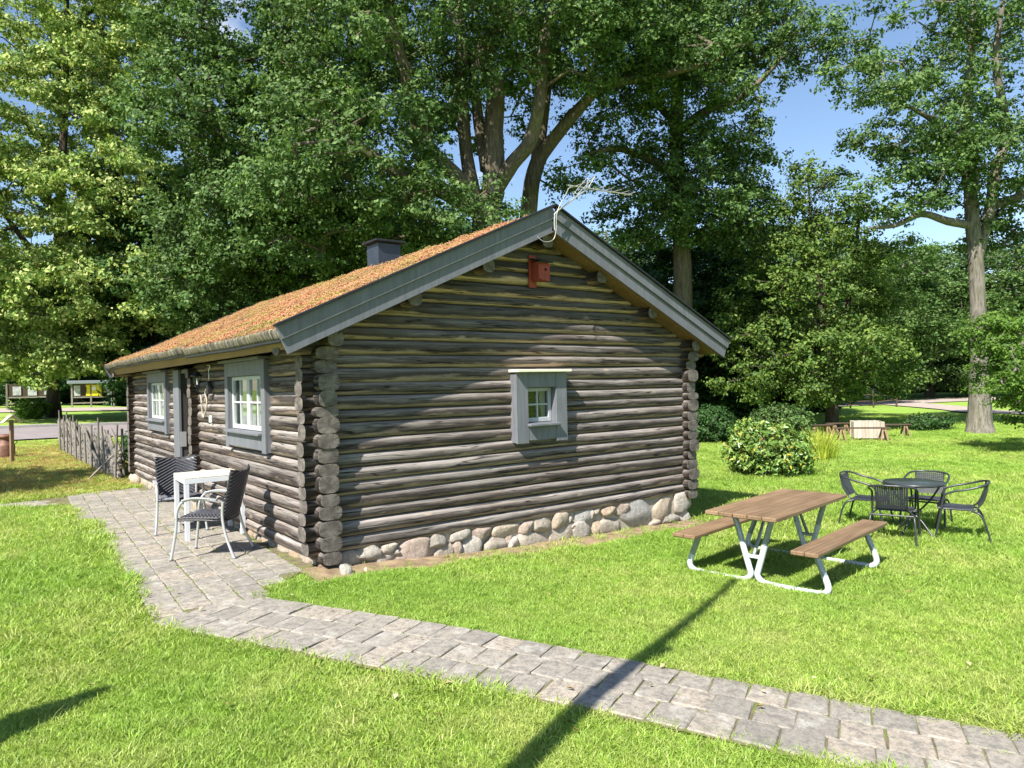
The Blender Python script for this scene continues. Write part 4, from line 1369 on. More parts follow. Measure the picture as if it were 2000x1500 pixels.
def wicker_chair(name, label, x, y, facing):
    """facing: direction (radians) that a sitter looks; local +Y is forward"""
    z = float(gz(x, y))+0.027
    t = empty(name, (x, y, z), facing-math.pi/2)
    tag(t, label, 'chair', 'wicker armchairs on the patio')
    for s in (-1, 1):
        # front leg runs up into the armrest and back to the back post
        MB().tube(curve_pts([(s*0.30, 0.30, 0.0), (s*0.275, 0.255, 0.30), (s*0.27, 0.235, 0.52), (s*0.275, 0.16, 0.625), (s*0.28, 0.02, 0.645), (s*0.275, -0.14, 0.625), (s*0.25, -0.20, 0.60)], 6), [0.0155]*37, 8).build('arm_tube', M['silver'], t)
        ar = MB()
        p = curve_pts([(s*0.276, 0.18, 0.632), (s*0.284, 0.06, 0.655), (s*0.282, -0.06, 0.65), (s*0.262, -0.18, 0.628)], 5)
        for q0, q1 in zip(p[:-1], p[1:]): ar.bar(q0, q1+(q1-q0)*0.06, 0.045, 0.016, (0, 0, 1), 0.006)
        ar.build('armrest', M['silver'], t)
        MB().tube(curve_pts([(s*0.275, -0.36, 0.0), (s*0.25, -0.27, 0.22), (s*0.235, -0.225, 0.42), (s*0.24, -0.235, 0.60)], 6), [0.0155]*19, 8).build('leg', M['silver'], t)
        MB().lathe([(0.0, 0.0), (0.019, 0.0), (0.018, 0.022), (0.0155, 0.024)], (s*0.30, 0.30, 0.0), 10).build('foot_cap', M['galv'], t)
        MB().lathe([(0.0, 0.0), (0.019, 0.0), (0.018, 0.022), (0.0155, 0.024)], (s*0.275, -0.36, 0.0), 10).build('foot_cap', M['galv'], t)
    def weave(S, nrm, nu, nv, rib, thick, name):
        mb = MB()
        # base panel with thickness
        vs = []; fs = []
        for side in (1, -1):
            for j in range(nv+1):
                for i in range(nu+1):
                    vs.append(S(i/nu, j/nv)+nrm(i/nu, j/nv)*side*thick)
        n1 = (nu+1)*(nv+1)
        for j in range(nv):
            for i in range(nu):
                q = j*(nu+1)+i
                fs.append([q, q+1, q+nu+2, q+nu+1]); fs.append([n1+q, n1+q+nu+1, n1+q+nu+2, n1+q+1])
        bord = [i for i in range(nu+1)]+[(j*(nu+1)+nu) for j in range(1, nv+1)]+[nv*(nu+1)+i for i in range(nu-1, -1, -1)]+[j*(nu+1) for j in range(nv-1, 0, -1)]
        for a, b in zip(bord, bord[1:]+bord[:1]): fs.append([a, n1+a, n1+b, b])
        mb.poly(vs, fs, True, 0)
        # chevron strands on both faces
        for k in range(rib):
            v0 = -0.35+1.5*k/rib
            for side in (1, -1):
                run = []
                for i in range(17):
                    u = i/16
                    v = v0+0.55*(0.5-abs(u-0.5))*1.0
                    if 0.01 <= v <= 0.99: run.append(S(u, v)+nrm(u, v)*side*(thick+0.001))
                    else:
                        if len(run) > 1: mb.tube(run, 0.0075, 5, False, 1)
                        run = []
                if len(run) > 1: mb.tube(run, 0.0075, 5, False, 1)
        return mb.build(name, [M['wicker'], M['wicker_hi']], t)
    def Sb(u, v):
        uu = u*2-1
        return np.array([uu*(0.235+0.025*v), -0.215-0.14*v-0.045*(1-uu*uu)+0.02*v*v*uu*uu, 0.41+0.50*v+0.035*uu*uu*v])
    def nb(u, v): return np.array([0, 0.96, 0.27])
    weave(Sb, nb, 12, 8, 20, 0.007, 'backrest')
    def Ss(u, v):
        uu = u*2-1
        return np.array([uu*(0.235+0.03*v), -0.22+0.49*v, 0.425-0.016*(1-uu*uu)+0.02*v-0.03*max(0, v-0.85)/0.15*0.6])
    def ns_(u, v): return np.array([0, 0, 1.0])
    weave(Ss, ns_, 12, 10, 20, 0.009, 'seat')
    sf = MB(); sf.tube(curve_pts([(-0.262, 0.24, 0.42), (-0.255, 0.0, 0.415), (-0.235, -0.215, 0.40), (0, -0.245, 0.39), (0.235, -0.215, 0.40), (0.255, 0.0, 0.415), (0.262, 0.24, 0.42), (0.0, 0.262, 0.425), (-0.262, 0.24, 0.42)], 4), 0.012, 6)
    sf.build('seat_frame', M['wicker'], t)
    return t

wicker_chair('wicker_armchair', 'dark wicker armchair nearest the camera, its back turned to us', -0.74, 1.33, math.atan2(0.60, -0.80))
wicker_chair('wicker_armchair', 'dark wicker armchair facing us on the far side of the white table', -0.66, 3.22, math.radians(-97))

# ------------------------------------------------------------------ picnic table
pa = math.radians(8.0)
pc = (3.93, -2.63)
pz = float(gz(*pc))
pt = empty('picnic_table', (pc[0], pc[1], pz), pa)
tag(pt, 'brown plank picnic table with attached benches on bent tube frame', 'picnic table')
TL, TH = 0.89, 0.725
for i in range(5):
    y0 = -0.365+0.147*i
    MB().box((-TL+random.uniform(-.004, .004), y0+0.003, TH-0.042), (TL+random.uniform(-.004, .004), y0+0.144, TH), 0.008).build('table_plank', M['picnic'], pt)
for s in (-1, 1):
    for i in range(2):
        y0 = s*0.615-0.128+0.129*i
        MB().box((-TL-0.005, y0+0.003, 0.412), (TL+0.09+random.uniform(-.004, .004), y0+0.126, 0.455), 0.009).build('bench_plank', M['picnic'], pt)
for e in (-1, 1):
    fx = -0.61 if e < 0 else 0.70
    for s in (-1, 1):
        low = MB(); up = MB()
        whole = curve_pts([(fx, s*0.60, 0.405), (fx, s*0.635, 0.31), (fx, s*0.69, 0.175), (fx, s*0.715, 0.09), (fx, s*0.69, 0.04), (fx, s*0.62, 0.020), (fx, s*0.35, 0.016), (fx, s*0.13, 0.020),
                           (fx, s*0.06, 0.05), (fx, s*0.034, 0.095), (fx, s*0.05, 0.16), (fx, s*0.10, 0.33), (fx, s*0.155, 0.53), (fx, s*0.205, 0.685)], 6)
        zl = [p[2] for p in whole]
        i0 = next(i for i, z in enumerate(zl) if z < 0.21); i1 = max(i for i, z in enumerate(zl) if z < 0.40 and i > i0)
        up.tube(whole[:i0+1], 0.0295, 10); MB().tube(whole[i1:], 0.0295, 10).build('frame_tube', M['galv'], pt)
        low.tube(whole[i0:i1+1], 0.0302, 10)
        up.build('frame_tube', M['galv'], pt); low.build('coated_frame_tube', M['galv_white'], pt)
        pl = MB(); pl.box((fx-0.03, s*0.615-0.11, 0.400), (fx+0.03, s*0.615+0.11, 0.4145), 0.003); pl.build('bench_bracket', M['galv'], pt)
    tp = MB(); tp.box((fx-0.025, -0.34, 0.668), (fx+0.025, 0.34, 0.6885), 0.003); tp.build('table_bracket', M['galv'], pt)
    tie = MB(); tie.box((fx-0.02, -0.085, 0.255), (fx+0.02, 0.085, 0.285), 0.003); tie.build('tie', M['galv_white'] if e < 0 else M['galv'], pt)
    br = MB(); br.tube([(fx-e*0.01, 0, 0.29), (fx-e*0.30, 0, 0.672)], 0.017, 8); br.build('brace', M['galv'], pt)

# ------------------------------------------------------------------ round table with four black chairs
bx, by = 7.03, -2.63
bz = float(gz(bx, by))
rt = empty('round_table', (bx, by, bz), 0.3)
tag(rt, 'round dark glass-topped garden table among four black chairs', 'table')
tt = MB(); tt.lathe([(0.0, 0.685), (0.345, 0.685), (0.352, 0.690), (0.352, 0.700), (0.343, 0.7055), (0.0, 0.7055)], (0, 0, 0), 40)
tt.build('table_top', M['table_glass'], rt)
rm = MB(); rm.lathe([(0.352, 0.672), (0.362, 0.675), (0.364, 0.69), (0.361, 0.704), (0.3535, 0.7045), (0.3535, 0.672)], (0, 0, 0), 40); rm.build('rim', M['black_tube'], rt)
for i in range(4):
    a = math.pi/2*i
    c_, s_ = math.cos(a), math.sin(a); c2_, s2_ = math.cos(a+2.6), math.sin(a+2.6)
    MB().tube(curve_pts([(0.30*c_, 0.30*s_, 0.675), (0.20*c_, 0.20*s_, 0.50), (0.06*c_, 0.06*s_, 0.33), (0.10*c2_, 0.10*s2_, 0.20), (0.27*c2_, 0.27*s2_, 0.0)], 5), 0.012, 8).build('leg', M['black_tube'], rt)
MB().lathe([(0.075, 0.31), (0.085, 0.32), (0.085, 0.33), (0.075, 0.34), (0.065, 0.325), (0.075, 0.31)], (0, 0, 0), 16).build('leg_ring', M['black_tube'], rt)


def bistro_chair(label, x, y, facing):
    z = float(gz(x, y))
    t = empty('garden_chair', (x, y, z), facing-math.pi/2)
    tag(t, label, 'chair', 'black garden chairs around the round table')
    # one hoop makes both arms, the top of the back and the front legs
    pts = [(-0.275, 0.27, 0.0), (-0.262, 0.20, 0.36), (-0.258, 0.16, 0.56), (-0.262, 0.07, 0.625), (-0.268, -0.10, 0.665), (-0.235, -0.26, 0.715), (-0.12, -0.325, 0.735), (0.0, -0.335, 0.738)]
    full = pts+[(-p[0], p[1], p[2]) for p in pts[-2::-1]]
    MB().tube(curve_pts(full, 5), 0.0135, 8).build('arm_hoop', M['black_tube'], t)
    for s in (-1, 1):
        MB().tube(curve_pts([(s*0.265, -0.33, 0.0), (s*0.25, -0.27, 0.25), (s*0.235, -0.215, 0.355), (s*0.20, -0.13, 0.385)], 5), 0.0125, 8).build('leg', M['black_tube'], t)
        MB().tube(curve_pts([(s*0.175, -0.312, 0.728), (s*0.17, -0.275, 0.55), (s*0.168, -0.205, 0.43), (s*0.185, -0.13, 0.395), (s*0.21, 0.10, 0.40), (s*0.21, 0.225, 0.405)], 5), 0.011, 8).build('side_rail', M['black_tube'], t)
    xb = MB(); xb.tube([(-0.262, 0.20, 0.372), (0.262, 0.20, 0.372)], 0.0115, 8); xb.tube([(-0.235, -0.215, 0.355), (0.235, -0.215, 0.355)], 0.0115, 8)
    xb.build('cross_rail', M['black_tube'], t)
    def strands(path, name):
        # vertical ribs woven over thin cross strands
        mb = MB()
        n = 15
        for i in range(n):
            u = -0.165+0.33*i/(n-1)
            pts_ = [np.array([u*p[0], p[1], p[2]]) for p in path]
            prof = []
            for a, b in zip(pts_[:-1], pts_[1:]):
                mb.bar(a, b+(b-a)*0.04, 0.0205, 0.006, np.cross(b-a, (1, 0, 0)), 0.0015)
        for j in range(1, 4*len(path)-4):
            f = j/4; k = int(f); r_ = f-k
            if k >= len(path)-1: break
            p = [path[k][c]*(1-r_)+path[k+1][c]*r_ for c in range(3)]
            mb.bar((-0.17*p[0], p[1], p[2]+0.004), (0.17*p[0], p[1], p[2]+0.004), 0.010, 0.005, (0, 0, 1), 0.001)
        return mb.build(name, M['black_slat'], t)
    strands([(1.0, -0.208, 0.435), (1.0, -0.235, 0.49), (1.0, -0.26, 0.55), (1.02, -0.287, 0.63), (1.04, -0.312, 0.72)], 'backrest')
    strands([(1.05, -0.165, 0.405), (1.1, -0.07, 0.400), (1.18, 0.05, 0.402), (1.22, 0.16, 0.408), (1.22, 0.235, 0.398)], 'seat')
    return t

bistro_chair('black garden chair nearest the picnic bench, back towards the camera', 6.48, -2.62, math.radians(20))
bistro_chair('black garden chair on the left of the round table, seen from its side', 7.18, -1.95, math.radians(-78))
bistro_chair('black garden chair behind the round table, facing the camera', 7.78, -2.46, math.radians(192))
bistro_chair('black garden chair furthest right, turned towards the round table', 7.29, -3.06, math.radians(112))

# ------------------------------------------------------------------ far right: trestle benches and plank box
def trestle(label, p, q, seat_mat, n_tr=2):
    p = gpt(*p); q = gpt(*q)
    c = (p+q)/2; d = q-p; Lb = np.linalg.norm(d[:2]); a = math.atan2(d[1], d[0])
    t = empty('trestle_bench', tuple(c), a)
    tag(t, label, 'bench', 'rough benches on the far lawn')
    for s in (-1, 1):
        MB().box((-Lb/2, 0.07*s-0.068, 0.41), (Lb/2, 0.07*s+0.066, 0.45), 0.006).build('seat_plank', seat_mat, t)
    for s in (-1, 1):
        fx = s*(Lb/2-0.22)
        for sy in (-1, 1):
            MB().bar((fx-0.09, sy*0.22, 0.0), (fx, sy*0.06, 0.415), 0.06, 0.05, (1, 0, 0)).build('leg', M['picnic'], t)
            MB().bar((fx+0.12, sy*0.22, 0.0), (fx+0.04, sy*0.06, 0.415), 0.06, 0.05, (1, 0, 0)).build('leg', M['picnic'], t)
    return t

trestle('rough trestle bench in front of the pale plank box', (20.25, 5.58), (21.25, 4.20), M['dark_wood'])
trestle('rough trestle bench to the right behind the pale plank box', (22.55, 5.30), (23.25, 4.40), M['dark_wood'])
trestle('dark trestle bench at the left of the plank box, under the tree', (22.3, 6.95), (23.0, 6.45), M['dark_wood'])
trestle('dark trestle bench half hidden behind the tall ornamental grass', (21.0, 6.95), (21.75, 6.45), M['dark_wood'])
pb = empty('plank_box', tuple(gpt(21.75, 5.20)), math.radians(-53))
tag(pb, 'pale upright plank box standing on the far lawn', 'wooden box')
for i in range(8):
    MB().box((-0.48+0.12*i+0.002, -0.35, 0.03), (-0.48+0.12*i+0.118, -0.32, 0.60+random.uniform(-.01, .01)), 0.004).build('plank', M['pale_wood'], pb)
    MB().box((-0.48+0.12*i+0.002, 0.32, 0.03), (-0.48+0.12*i+0.118, 0.35, 0.60+random.uniform(-.01, .01)), 0.004).build('plank', M['pale_wood'], pb)
for s in (-1, 1):
    for i in range(5):
        MB().box((s*0.445-0.015, -0.315+0.126*i, 0.03), (s*0.445+0.015, -0.315+0.126*i+0.124, 0.595), 0.004).build('plank', M['pale_wood'], pb)
MB().box((-0.42, -0.31, 0.05), (0.42, 0.31, 0.5), 0.01).build('lining', M['dark_wood'], pb)

# loose boulder at the cabin corner
bo = link('boulder', stone_mesh(0.085, 0.075, 0.08, 990)); bo.location = tuple(gpt(0.06, -0.40, 0.02)); bo.color = (0.38, 0.35, 0.30, 1)
tag(bo, 'small pale boulder in the grass at the near cabin corner', 'stone')

# ------------------------------------------------------------------ left background
fence = empty('pole_fence', (-0.4, 15, 0)); tag(fence, 'weathered roundpole fence of slanting rails beyond the patio', 'fence')
fence.location = (0, 0, 0)
fr_ = np.random.default_rng(21)
A0 = np.array([-0.30, 10.6]); A1 = np.array([-0.50, 21.5])
fd_ = (A1-A0)/np.linalg.norm(A1-A0); fn_ = np.array([fd_[1], -fd_[0]])
FLn = np.linalg.norm(A1-A0)
def fpt(s, n_, z):
    p = A0+fd_*s+fn_*n_
    return np.array([p[0], p[1], float(gz(p[0], p[1]))+z])
s = 0.0
while s < FLn+0.05:
    for n_ in (-0.09, 0.09):
        h = fr_.uniform(0.75, 1.35)
        r0 = fr_.uniform(0.022, 0.034)
        lean = fr_.normal(0, 0.05); l2 = fr_.normal(0, .03)
        MB().tube([fpt(s, n_, -0.05), fpt(s+lean*0.5, n_+l2*.5, h*0.5), fpt(s+lean, n_+l2, h)], [r0, r0*.92, r0*.75], 7).build('stake', M['fence_wood'], fence)
    s += fr_.uniform(0.85, 1.25)
s = -1.7
while s < FLn-0.1:
    z0, z1 = -0.02, 1.0
    ln_ = fr_.uniform(2.4, 3.0)
    a_s, b_s = s, s+ln_
    za = -0.05+fr_.normal(0, .04); zb_ = 0.98+fr_.normal(0, .06)
    if a_s < -0.15:
        f = (-0.15-a_s)/ln_; za = za+(zb_-za)*f; a_s = -0.15
    if b_s > FLn+0.5:
        f = (FLn+0.5-a_s)/(b_s-a_s); zb_ = za+(zb_-za)*f; b_s = FLn+0.5
    n0 = fr_.normal(0, .018)
    r0 = fr_.uniform(0.028, 0.042)
    MB().tube([fpt(a_s, n0, max(za, 0.02)), fpt((a_s+b_s)/2, n0+fr_.normal(0, .02), (za+zb_)/2+fr_.normal(0, .02)), fpt(b_s, n0, zb_)], [r0, r0, r0*.7], 7).build('rail', M['fence_wood'], fence)
    s += fr_.uniform(0.20, 0.30)
MB().tube([fpt(0.5, -0.55, 0.0), fpt(0.6, 0.0, 0.55)], [0.02, 0.016], 6).build('prop', M['grey_wood'], fence)

ps = empty('roofed_post', tuple(gpt(-1.98, 17.6)), 0.35)
tag(ps, 'brown wooden post with a small pitched board roof', 'post')
MB().box((-0.045, -0.045, -0.05), (0.045, 0.045, 1.20), 0.006).build('post', M['picnic'], ps)
for s_ in (-1, 1):
    d_ = np.array([s_*0.74, 0, -0.67]); n_ = np.array([s_*0.67, 0, 0.74])
    MB().obox(np.array([0, 0, 1.34])+d_*0.165, (0.165, 0.10, 0.012), np.array([d_, (0, 1, 0), n_]), 0.003).build('roof_board', M['pale_wood'], ps)

mc = empty('milk_can', tuple(gpt(-2.08, 19.5)))
tag(mc, 'rusty brown milk can standing on the grass behind the post', 'milk can')
MB().lathe([(0.0, 0.0), (0.24, 0.0), (0.245, 0.02), (0.245, 0.36), (0.23, 0.40), (0.15, 0.50), (0.145, 0.56), (0.18, 0.60)], (0, 0, 0), 20).build('body', M['rust'], mc)
MB().lathe([(0.182, 0.60), (0.20, 0.61), (0.20, 0.66), (0.12, 0.70), (0.0, 0.71)], (0, 0, 0), 20).build('lid', M['rust'], mc)
for s_ in (-1, 1):
    MB().tube(curve_pts([(s_*0.235, 0, 0.39), (s_*0.29, 0, 0.43), (s_*0.27, 0, 0.50), (s_*0.17, 0, 0.50)], 5), 0.012, 6).build('handle', M['rust'], mc)

bl = empty('bollard_light', tuple(gpt(1.75, 20.3)))
tag(bl, 'black bollard lamp with a white band behind the pole fence', 'lamp')
MB().lathe([(0.0, 0), (0.07, 0), (0.07, 1.12), (0.0, 1.12)], n=14).build('post', M['black_metal'], bl)
MB().lathe([(0.0, 1.12), (0.068, 1.12), (0.068, 1.22), (0.0, 1.22)], n=14).build('lens', M['white_plastic'], bl)
MB().lathe([(0.0, 1.22), (0.075, 1.22), (0.075, 1.30), (0.0, 1.32)], n=14).build('cap', M['black_metal'], bl)


def ribbon(name, left, right, dz, mat, label, n=24):
    lf_ = curve_pts([np.array([p[0], p[1], 0]) for p in left], n); rt_ = curve_pts([np.array([p[0], p[1], 0]) for p in right], n)
    vs = []; fs = []
    K = 6
    for a, b in zip(lf_, rt_):
        for k in range(K+1):
            q = a+(b-a)*k/K
            vs.append((q[0], q[1], float(gz(q[0], q[1]))+dz))
    m = len(lf_)
    for i in range(m-1):
        for k in range(K):
            fs.append([i*(K+1)+k, i*(K+1)+k+1, (i+1)*(K+1)+k+1, (i+1)*(K+1)+k])
    o = MB().poly(vs, fs, True).build(name, mat)
    me = o.data
    if me.polygons[0].normal.z < 0: me.flip_normals()
    tag(o, label, None, None, 'structure')
    return o

ribbon('road', [(-60, 24.0), (-20, 25.0), (-2, 25.9), (20, 27.5), (60, 35)], [(-60, 30.0), (-20, 31.0), (-2, 32.0), (20, 34.0), (60, 41.5)], 0.05, M['asphalt'], 'pale asphalt road crossing behind the pole fence', 20)
ribbon('service_road', [(-60, 43), (-20, 44.5), (-2, 46.0), (30, 50), (70, 58)], [(-60, 54), (-20, 55.5), (-2, 57.5), (30, 61), (70, 68)], 0.05, M['gravel'], 'pale gravel road in front of the notice boards', 20)
kb = MB()
kp = curve_pts([np.array([x, y, 0]) for x, y in ((-60, 30.1), (-20, 31.1), (-2, 32.1), (20, 34.1), (60, 41.6))], 12)
for a, b in zip(kp[:-1], kp[1:]):
    kb.bar((a[0], a[1], float(gz(a[0], a[1]))+0.09), (b[0], b[1], float(gz(b[0], b[1]))+0.09), 0.16, 0.16, (0, 0, 1), 0.01)
tag(kb.build('kerb', M['kerb']), 'granite kerb along the far side of the road', None, None, 'structure')


def notice_board(label, x, y, rz, panels, w, roofed):
    t = empty('notice_board', tuple(gpt(x, y)), rz)
    tag(t, label, 'notice board')
    for s_ in (-1, -0.1, 1) if roofed else (-1, 1):
        MB().box((s_*w/2-0.06, -0.06, -0.05), (s_*w/2+0.06, 0.06, 2.0), 0.006).build('post', M['grey_wood'], t)
    MB().box((-w/2, -0.03, 0.82), (w/2, 0.03, 0.94), 0.004).build('rail', M['grey_wood'], t)
    MB().box((-w/2, -0.03, 0.35), (w/2, 0.03, 0.45), 0.004).build('rail', M['grey_wood'], t)
    MB().box((-w/2, 0.0, 0.95), (w/2, 0.04, 1.95), 0.004).build('backing', M['dark_wood'], t)
    for (a, b, z0, z1, mt) in panels:
        MB().box((a, -0.06, z0), (b, -0.02, z1), 0.003).build('panel', mt, t)
    if roofed:
        MB().obox((-0.05, -0.05, 2.12), (w/2+0.25, 0.42, 0.13), np.eye(3), 0.03).build('roof', M['galv'], t)
    return t

nb_ = notice_board('roofed wooden notice board with a large yellow panel', 5.0, 61.0, math.radians(-8), [(-1.35, -0.9, 1.0, 1.85, M['paper']), (-0.5, 0.62, 0.97, 1.9, M['yellow']), (0.85, 1.35, 1.0, 1.88, M['paper'])], 3.0, True)
MB().box((-0.70, -0.065, 1.25), (-0.45, -0.03, 1.7), 0.003).build('poster', M['dark_wood'], nb_)
MB().box((-0.05, -0.075, 1.45), (0.22, -0.0605, 1.75), 0.002).build('poster', M['white_plastic'], nb_)
notice_board('plain wooden notice board with white sheets, left of the trunk', 0.9, 62.5, math.radians(-4), [(-1.3, -0.75, 1.05, 1.75, M['paper']), (-0.3, 0.3, 1.0, 1.8, M['paper']), (0.8, 1.4, 1.05, 1.7, M['paper'])], 3.4, False)
bs = empty('road_sign', tuple(gpt(6.2, 60.0)), math.radians(35))
tag(bs, 'small blue road sign above the notice board roof', 'sign')
MB().tube([(0, 0, 0), (0, 0, 3.3)], 0.035, 8).build('pole', M['galv'], bs)
MB().box((-0.38, -0.02, 2.55), (0.38, 0.02, 3.3), 0.01).build('face', M['blue'], bs)
MB().box((-0.34, -0.026, 2.72), (0.0, -0.0205, 2.95), 0.001).build('symbol', M['white_plastic'], bs)
MB().box((0.345, -0.026, 2.58), (0.375, -0.0205, 3.27), 0.001).build('border', M['white_plastic'], bs)

# ------------------------------------------------------------------ right background
ribbon('gravel_road', [(24, 30), (38, 22.5), (52, 17.0), (75, 12.0), (130, 4)], [(26, 34), (41, 26.5), (56, 21.5), (80, 17.5), (140, 9)], 0.05, M['gravel'], 'pale gravel road winding behind the far lawn', 20)
ribbon('gravel_drive', [(50, 18.0), (44, 12.0), (40, 8.5), (39, 3), (40, -8)], [(54, 17.2), (47.5, 11.5), (43, 8.0), (42, 3), (43, -8)], 0.062, M['gravel'], 'gravel drive branching towards the right oak', 12)
rf_ = empty('rail_fence', (0, 0, 0)); tag(rf_, 'low dark rail fence along the gravel road under the trees', 'fence')
a = np.array([24.0, 27.5]); b = np.array([47.0, 15.6])
nP = 16
for i in range(nP):
    p = a+(b-a)*i/(nP-1)
    g0 = gpt(p[0], p[1])
    MB().tube([g0+np.array([0, 0, -.05]), g0+np.array([fr_.normal(0, .05), fr_.normal(0, .05), fr_.uniform(0.95, 1.2)])], [0.06, 0.05], 7).build('post', M['dark_wood'], rf_)
    if i < nP-1:
        q = a+(b-a)*(i+1)/(nP-1); g1 = gpt(q[0], q[1])
        for z_ in (0.45, 0.82):
            MB().tube([g0+np.array([0, 0, z_+fr_.normal(0, .04)]), g1+np.array([0, 0, z_+fr_.normal(0, .04)])], 0.04, 6).build('rail', M['dark_wood'], rf_)
sg = empty('street_sign', tuple(gpt(58.5, 21.5)), math.radians(-40))
tag(sg, 'slim grey post with a white name plate beside the gravel road', 'sign')
MB().tube([(0, 0, 0), (0, 0, 4.6)], 0.05, 8).build('pole', M['galv'], sg)
MB().box((0.0, -0.02, 2.5), (0.85, 0.02, 2.68), 0.004).build('name_plate', M['white_plastic'], sg)
cw = empty('concrete_wall', tuple(gpt(31.0, 2.2)), math.radians(-35))
tag(cw, 'pale concrete wall partly hidden behind the right oak', 'wall')
for i in range(4):
    MB().box((-0.3+1.5*i, -0.12, -0.1), (-0.3+1.5*i+1.494, 0.12, 1.0), 0.01).build('panel', M['concrete'], cw)
MB().box((-0.35, -0.16, 1.002), (5.75, 0.16, 1.07), 0.01).build('coping', M['concrete'], cw)

hs = empty('white_house', tuple(gpt(68, 32)), math.radians(-35))
tag(hs, 'white house glimpsed between the far trees', 'house')
MB().box((-5, -4, -0.2), (5, 4, 3.0), 0.02).build('wall', M['white_plastic'], hs)
rr = MB(); rr.poly([(-5.4, -4.5, 2.9), (5.4, -4.5, 2.9), (5.4, 4.5, 2.9), (-5.4, 4.5, 2.9), (-5.4, 0, 6.2), (5.4, 0, 6.2)], [[0, 1, 5, 4], [2, 3, 4, 5], [1, 2, 5], [3, 0, 4], [3, 2, 1, 0]])
rr.build('roof', M['dark_wood'], hs)
for i in range(3):
    MB().box((-3.4+2.6*i, -4.06, 1.0), (-2.2+2.6*i, -4.005, 2.2), 0.01).build('window', M['glass'], hs)

# things left of the frame that throw the shadows seen on the lawn
fp = empty('flagpole', tuple(gpt(-3.40, -5.32)))
tag(fp, 'tall pole left of the camera whose shadow crosses the path', 'pole')
MB().tube([(0, 0, -0.1), (0, 0, 2), (0, 0, 4.5), (0, 0, 7.4)], [0.085, 0.078, 0.062, 0.035], 14).build('shaft', M['white_plastic'], fp)
MB().tube([(0, 0, 4.55), (0.28, 0.05, 4.62), (0.46, 0.09, 4.60)], 0.03, 8).build('bracket', M['galv'], fp)
MB().lathe([(0.0, 7.38), (0.05, 7.40), (0.06, 7.45), (0.04, 7.5), (0.0, 7.52)], n=12).build('finial', M['ant'], fp)

# ------------------------------------------------------------------ vegetation
OAK = [(0.0, (0.03, 0.068, 0.018)), (0.4, (0.072, 0.14, 0.036)), (0.8, (0.125, 0.205, 0.056)), (1.0, (0.2, 0.28, 0.095))]
LIN = [(0.0, (0.085, 0.16, 0.03)), (0.35, (0.165, 0.265, 0.055)), (0.62, (0.28, 0.365, 0.09)), (0.85, (0.43, 0.485, 0.165)), (1.0, (0.56, 0.58, 0.24))]
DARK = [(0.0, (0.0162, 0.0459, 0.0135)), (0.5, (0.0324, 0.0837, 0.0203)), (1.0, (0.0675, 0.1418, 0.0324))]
YEL = [(0.0, (0.045, 0.095, 0.02)), (0.5, (0.095, 0.165, 0.032)), (1.0, (0.2, 0.27, 0.055))]
# [(0.0, (0.056, 0.12, 0.021)), (0.5, (0.136, 0.2175, 0.03)), (1.0, (0.288, 0.33, 0.045))]
FAR = [(0.0, (0.055, 0.11, 0.03)), (0.5, (0.105, 0.18, 0.048)), (1.0, (0.18, 0.25, 0.075))]
HORN = [(0.0, (0.055, 0.125, 0.018)), (0.5, (0.105, 0.195, 0.03)), (1.0, (0.18, 0.285, 0.05))]
RHO = [(0.0, (0.0653, 0.147, 0.0234)), (0.5, (0.145, 0.252, 0.0455)), (0.9, (0.2465, 0.336, 0.078)), (1.0, (0.522, 0.378, 0.039))]
M['leaf_oak'] = m_leaf('oak_leaf', OAK)
M['leaf_linden'] = m_leaf('linden_leaf', LIN)
M['leaf_dark'] = m_leaf('dark_leaf', DARK, 0.25)
M['leaf_yellow'] = m_leaf('yellow_green_leaf', YEL)
M['leaf_far'] = m_leaf('far_leaf', FAR)
M['leaf_horn'] = m_leaf('hornbeam_leaf', HORN, 0.4)
M['leaf_rho'] = m_leaf('rhododendron_leaf', RHO, 0.15, 0.35, 0.5)
M['bark_oak'] = m_bark('oak_bark', (0.055, 0.045, 0.034), (0.20, 0.165, 0.125), 1.0, 0.5)
M['bark_grey'] = m_bark('grey_bark', (0.075, 0.066, 0.055), (0.27, 0.245, 0.205), 1.0, 0.3)  # contrast deepened to carry the leaf shadows mottling the right oak
M['bark_dark'] = m_bark('dark_bark', (0.035, 0.028, 0.022), (0.11, 0.09, 0.07))


def unit(v):
    return v/(np.linalg.norm(v, axis=-1, keepdims=True)+1e-9)


def leaf_mesh(name, pos, nrm, size, mat, aspect=0.62, r=rng, fold=0.12):
    """kite-shaped leaves: two triangles hinged on the midrib"""
    n = len(pos)
    nrm = unit(nrm)
    d = r.normal(size=(n, 3)); d = unit(d-nrm*(d*nrm).sum(1, keepdims=True))
    s = np.cross(nrm, d)
    L_ = (size*r.uniform(0.55, 1.4, n))[:, None]
    w = L_*aspect*0.5
    base = pos-d*L_*0.5; tip = pos+d*L_*0.5
    left = pos+s*w+nrm*L_*fold-d*L_*0.05; right = pos-s*w+nrm*L_*fold-d*L_*0.05
    V = np.stack([base, right, tip, left], 1).reshape(-1, 3)
    i = np.arange(n)*4
    F = np.stack([np.stack([i, i+1, i+2], 1), np.stack([i, i+2, i+3], 1)], 1).reshape(-1, 3)
    return np_mesh(name, V, F, mat, False)


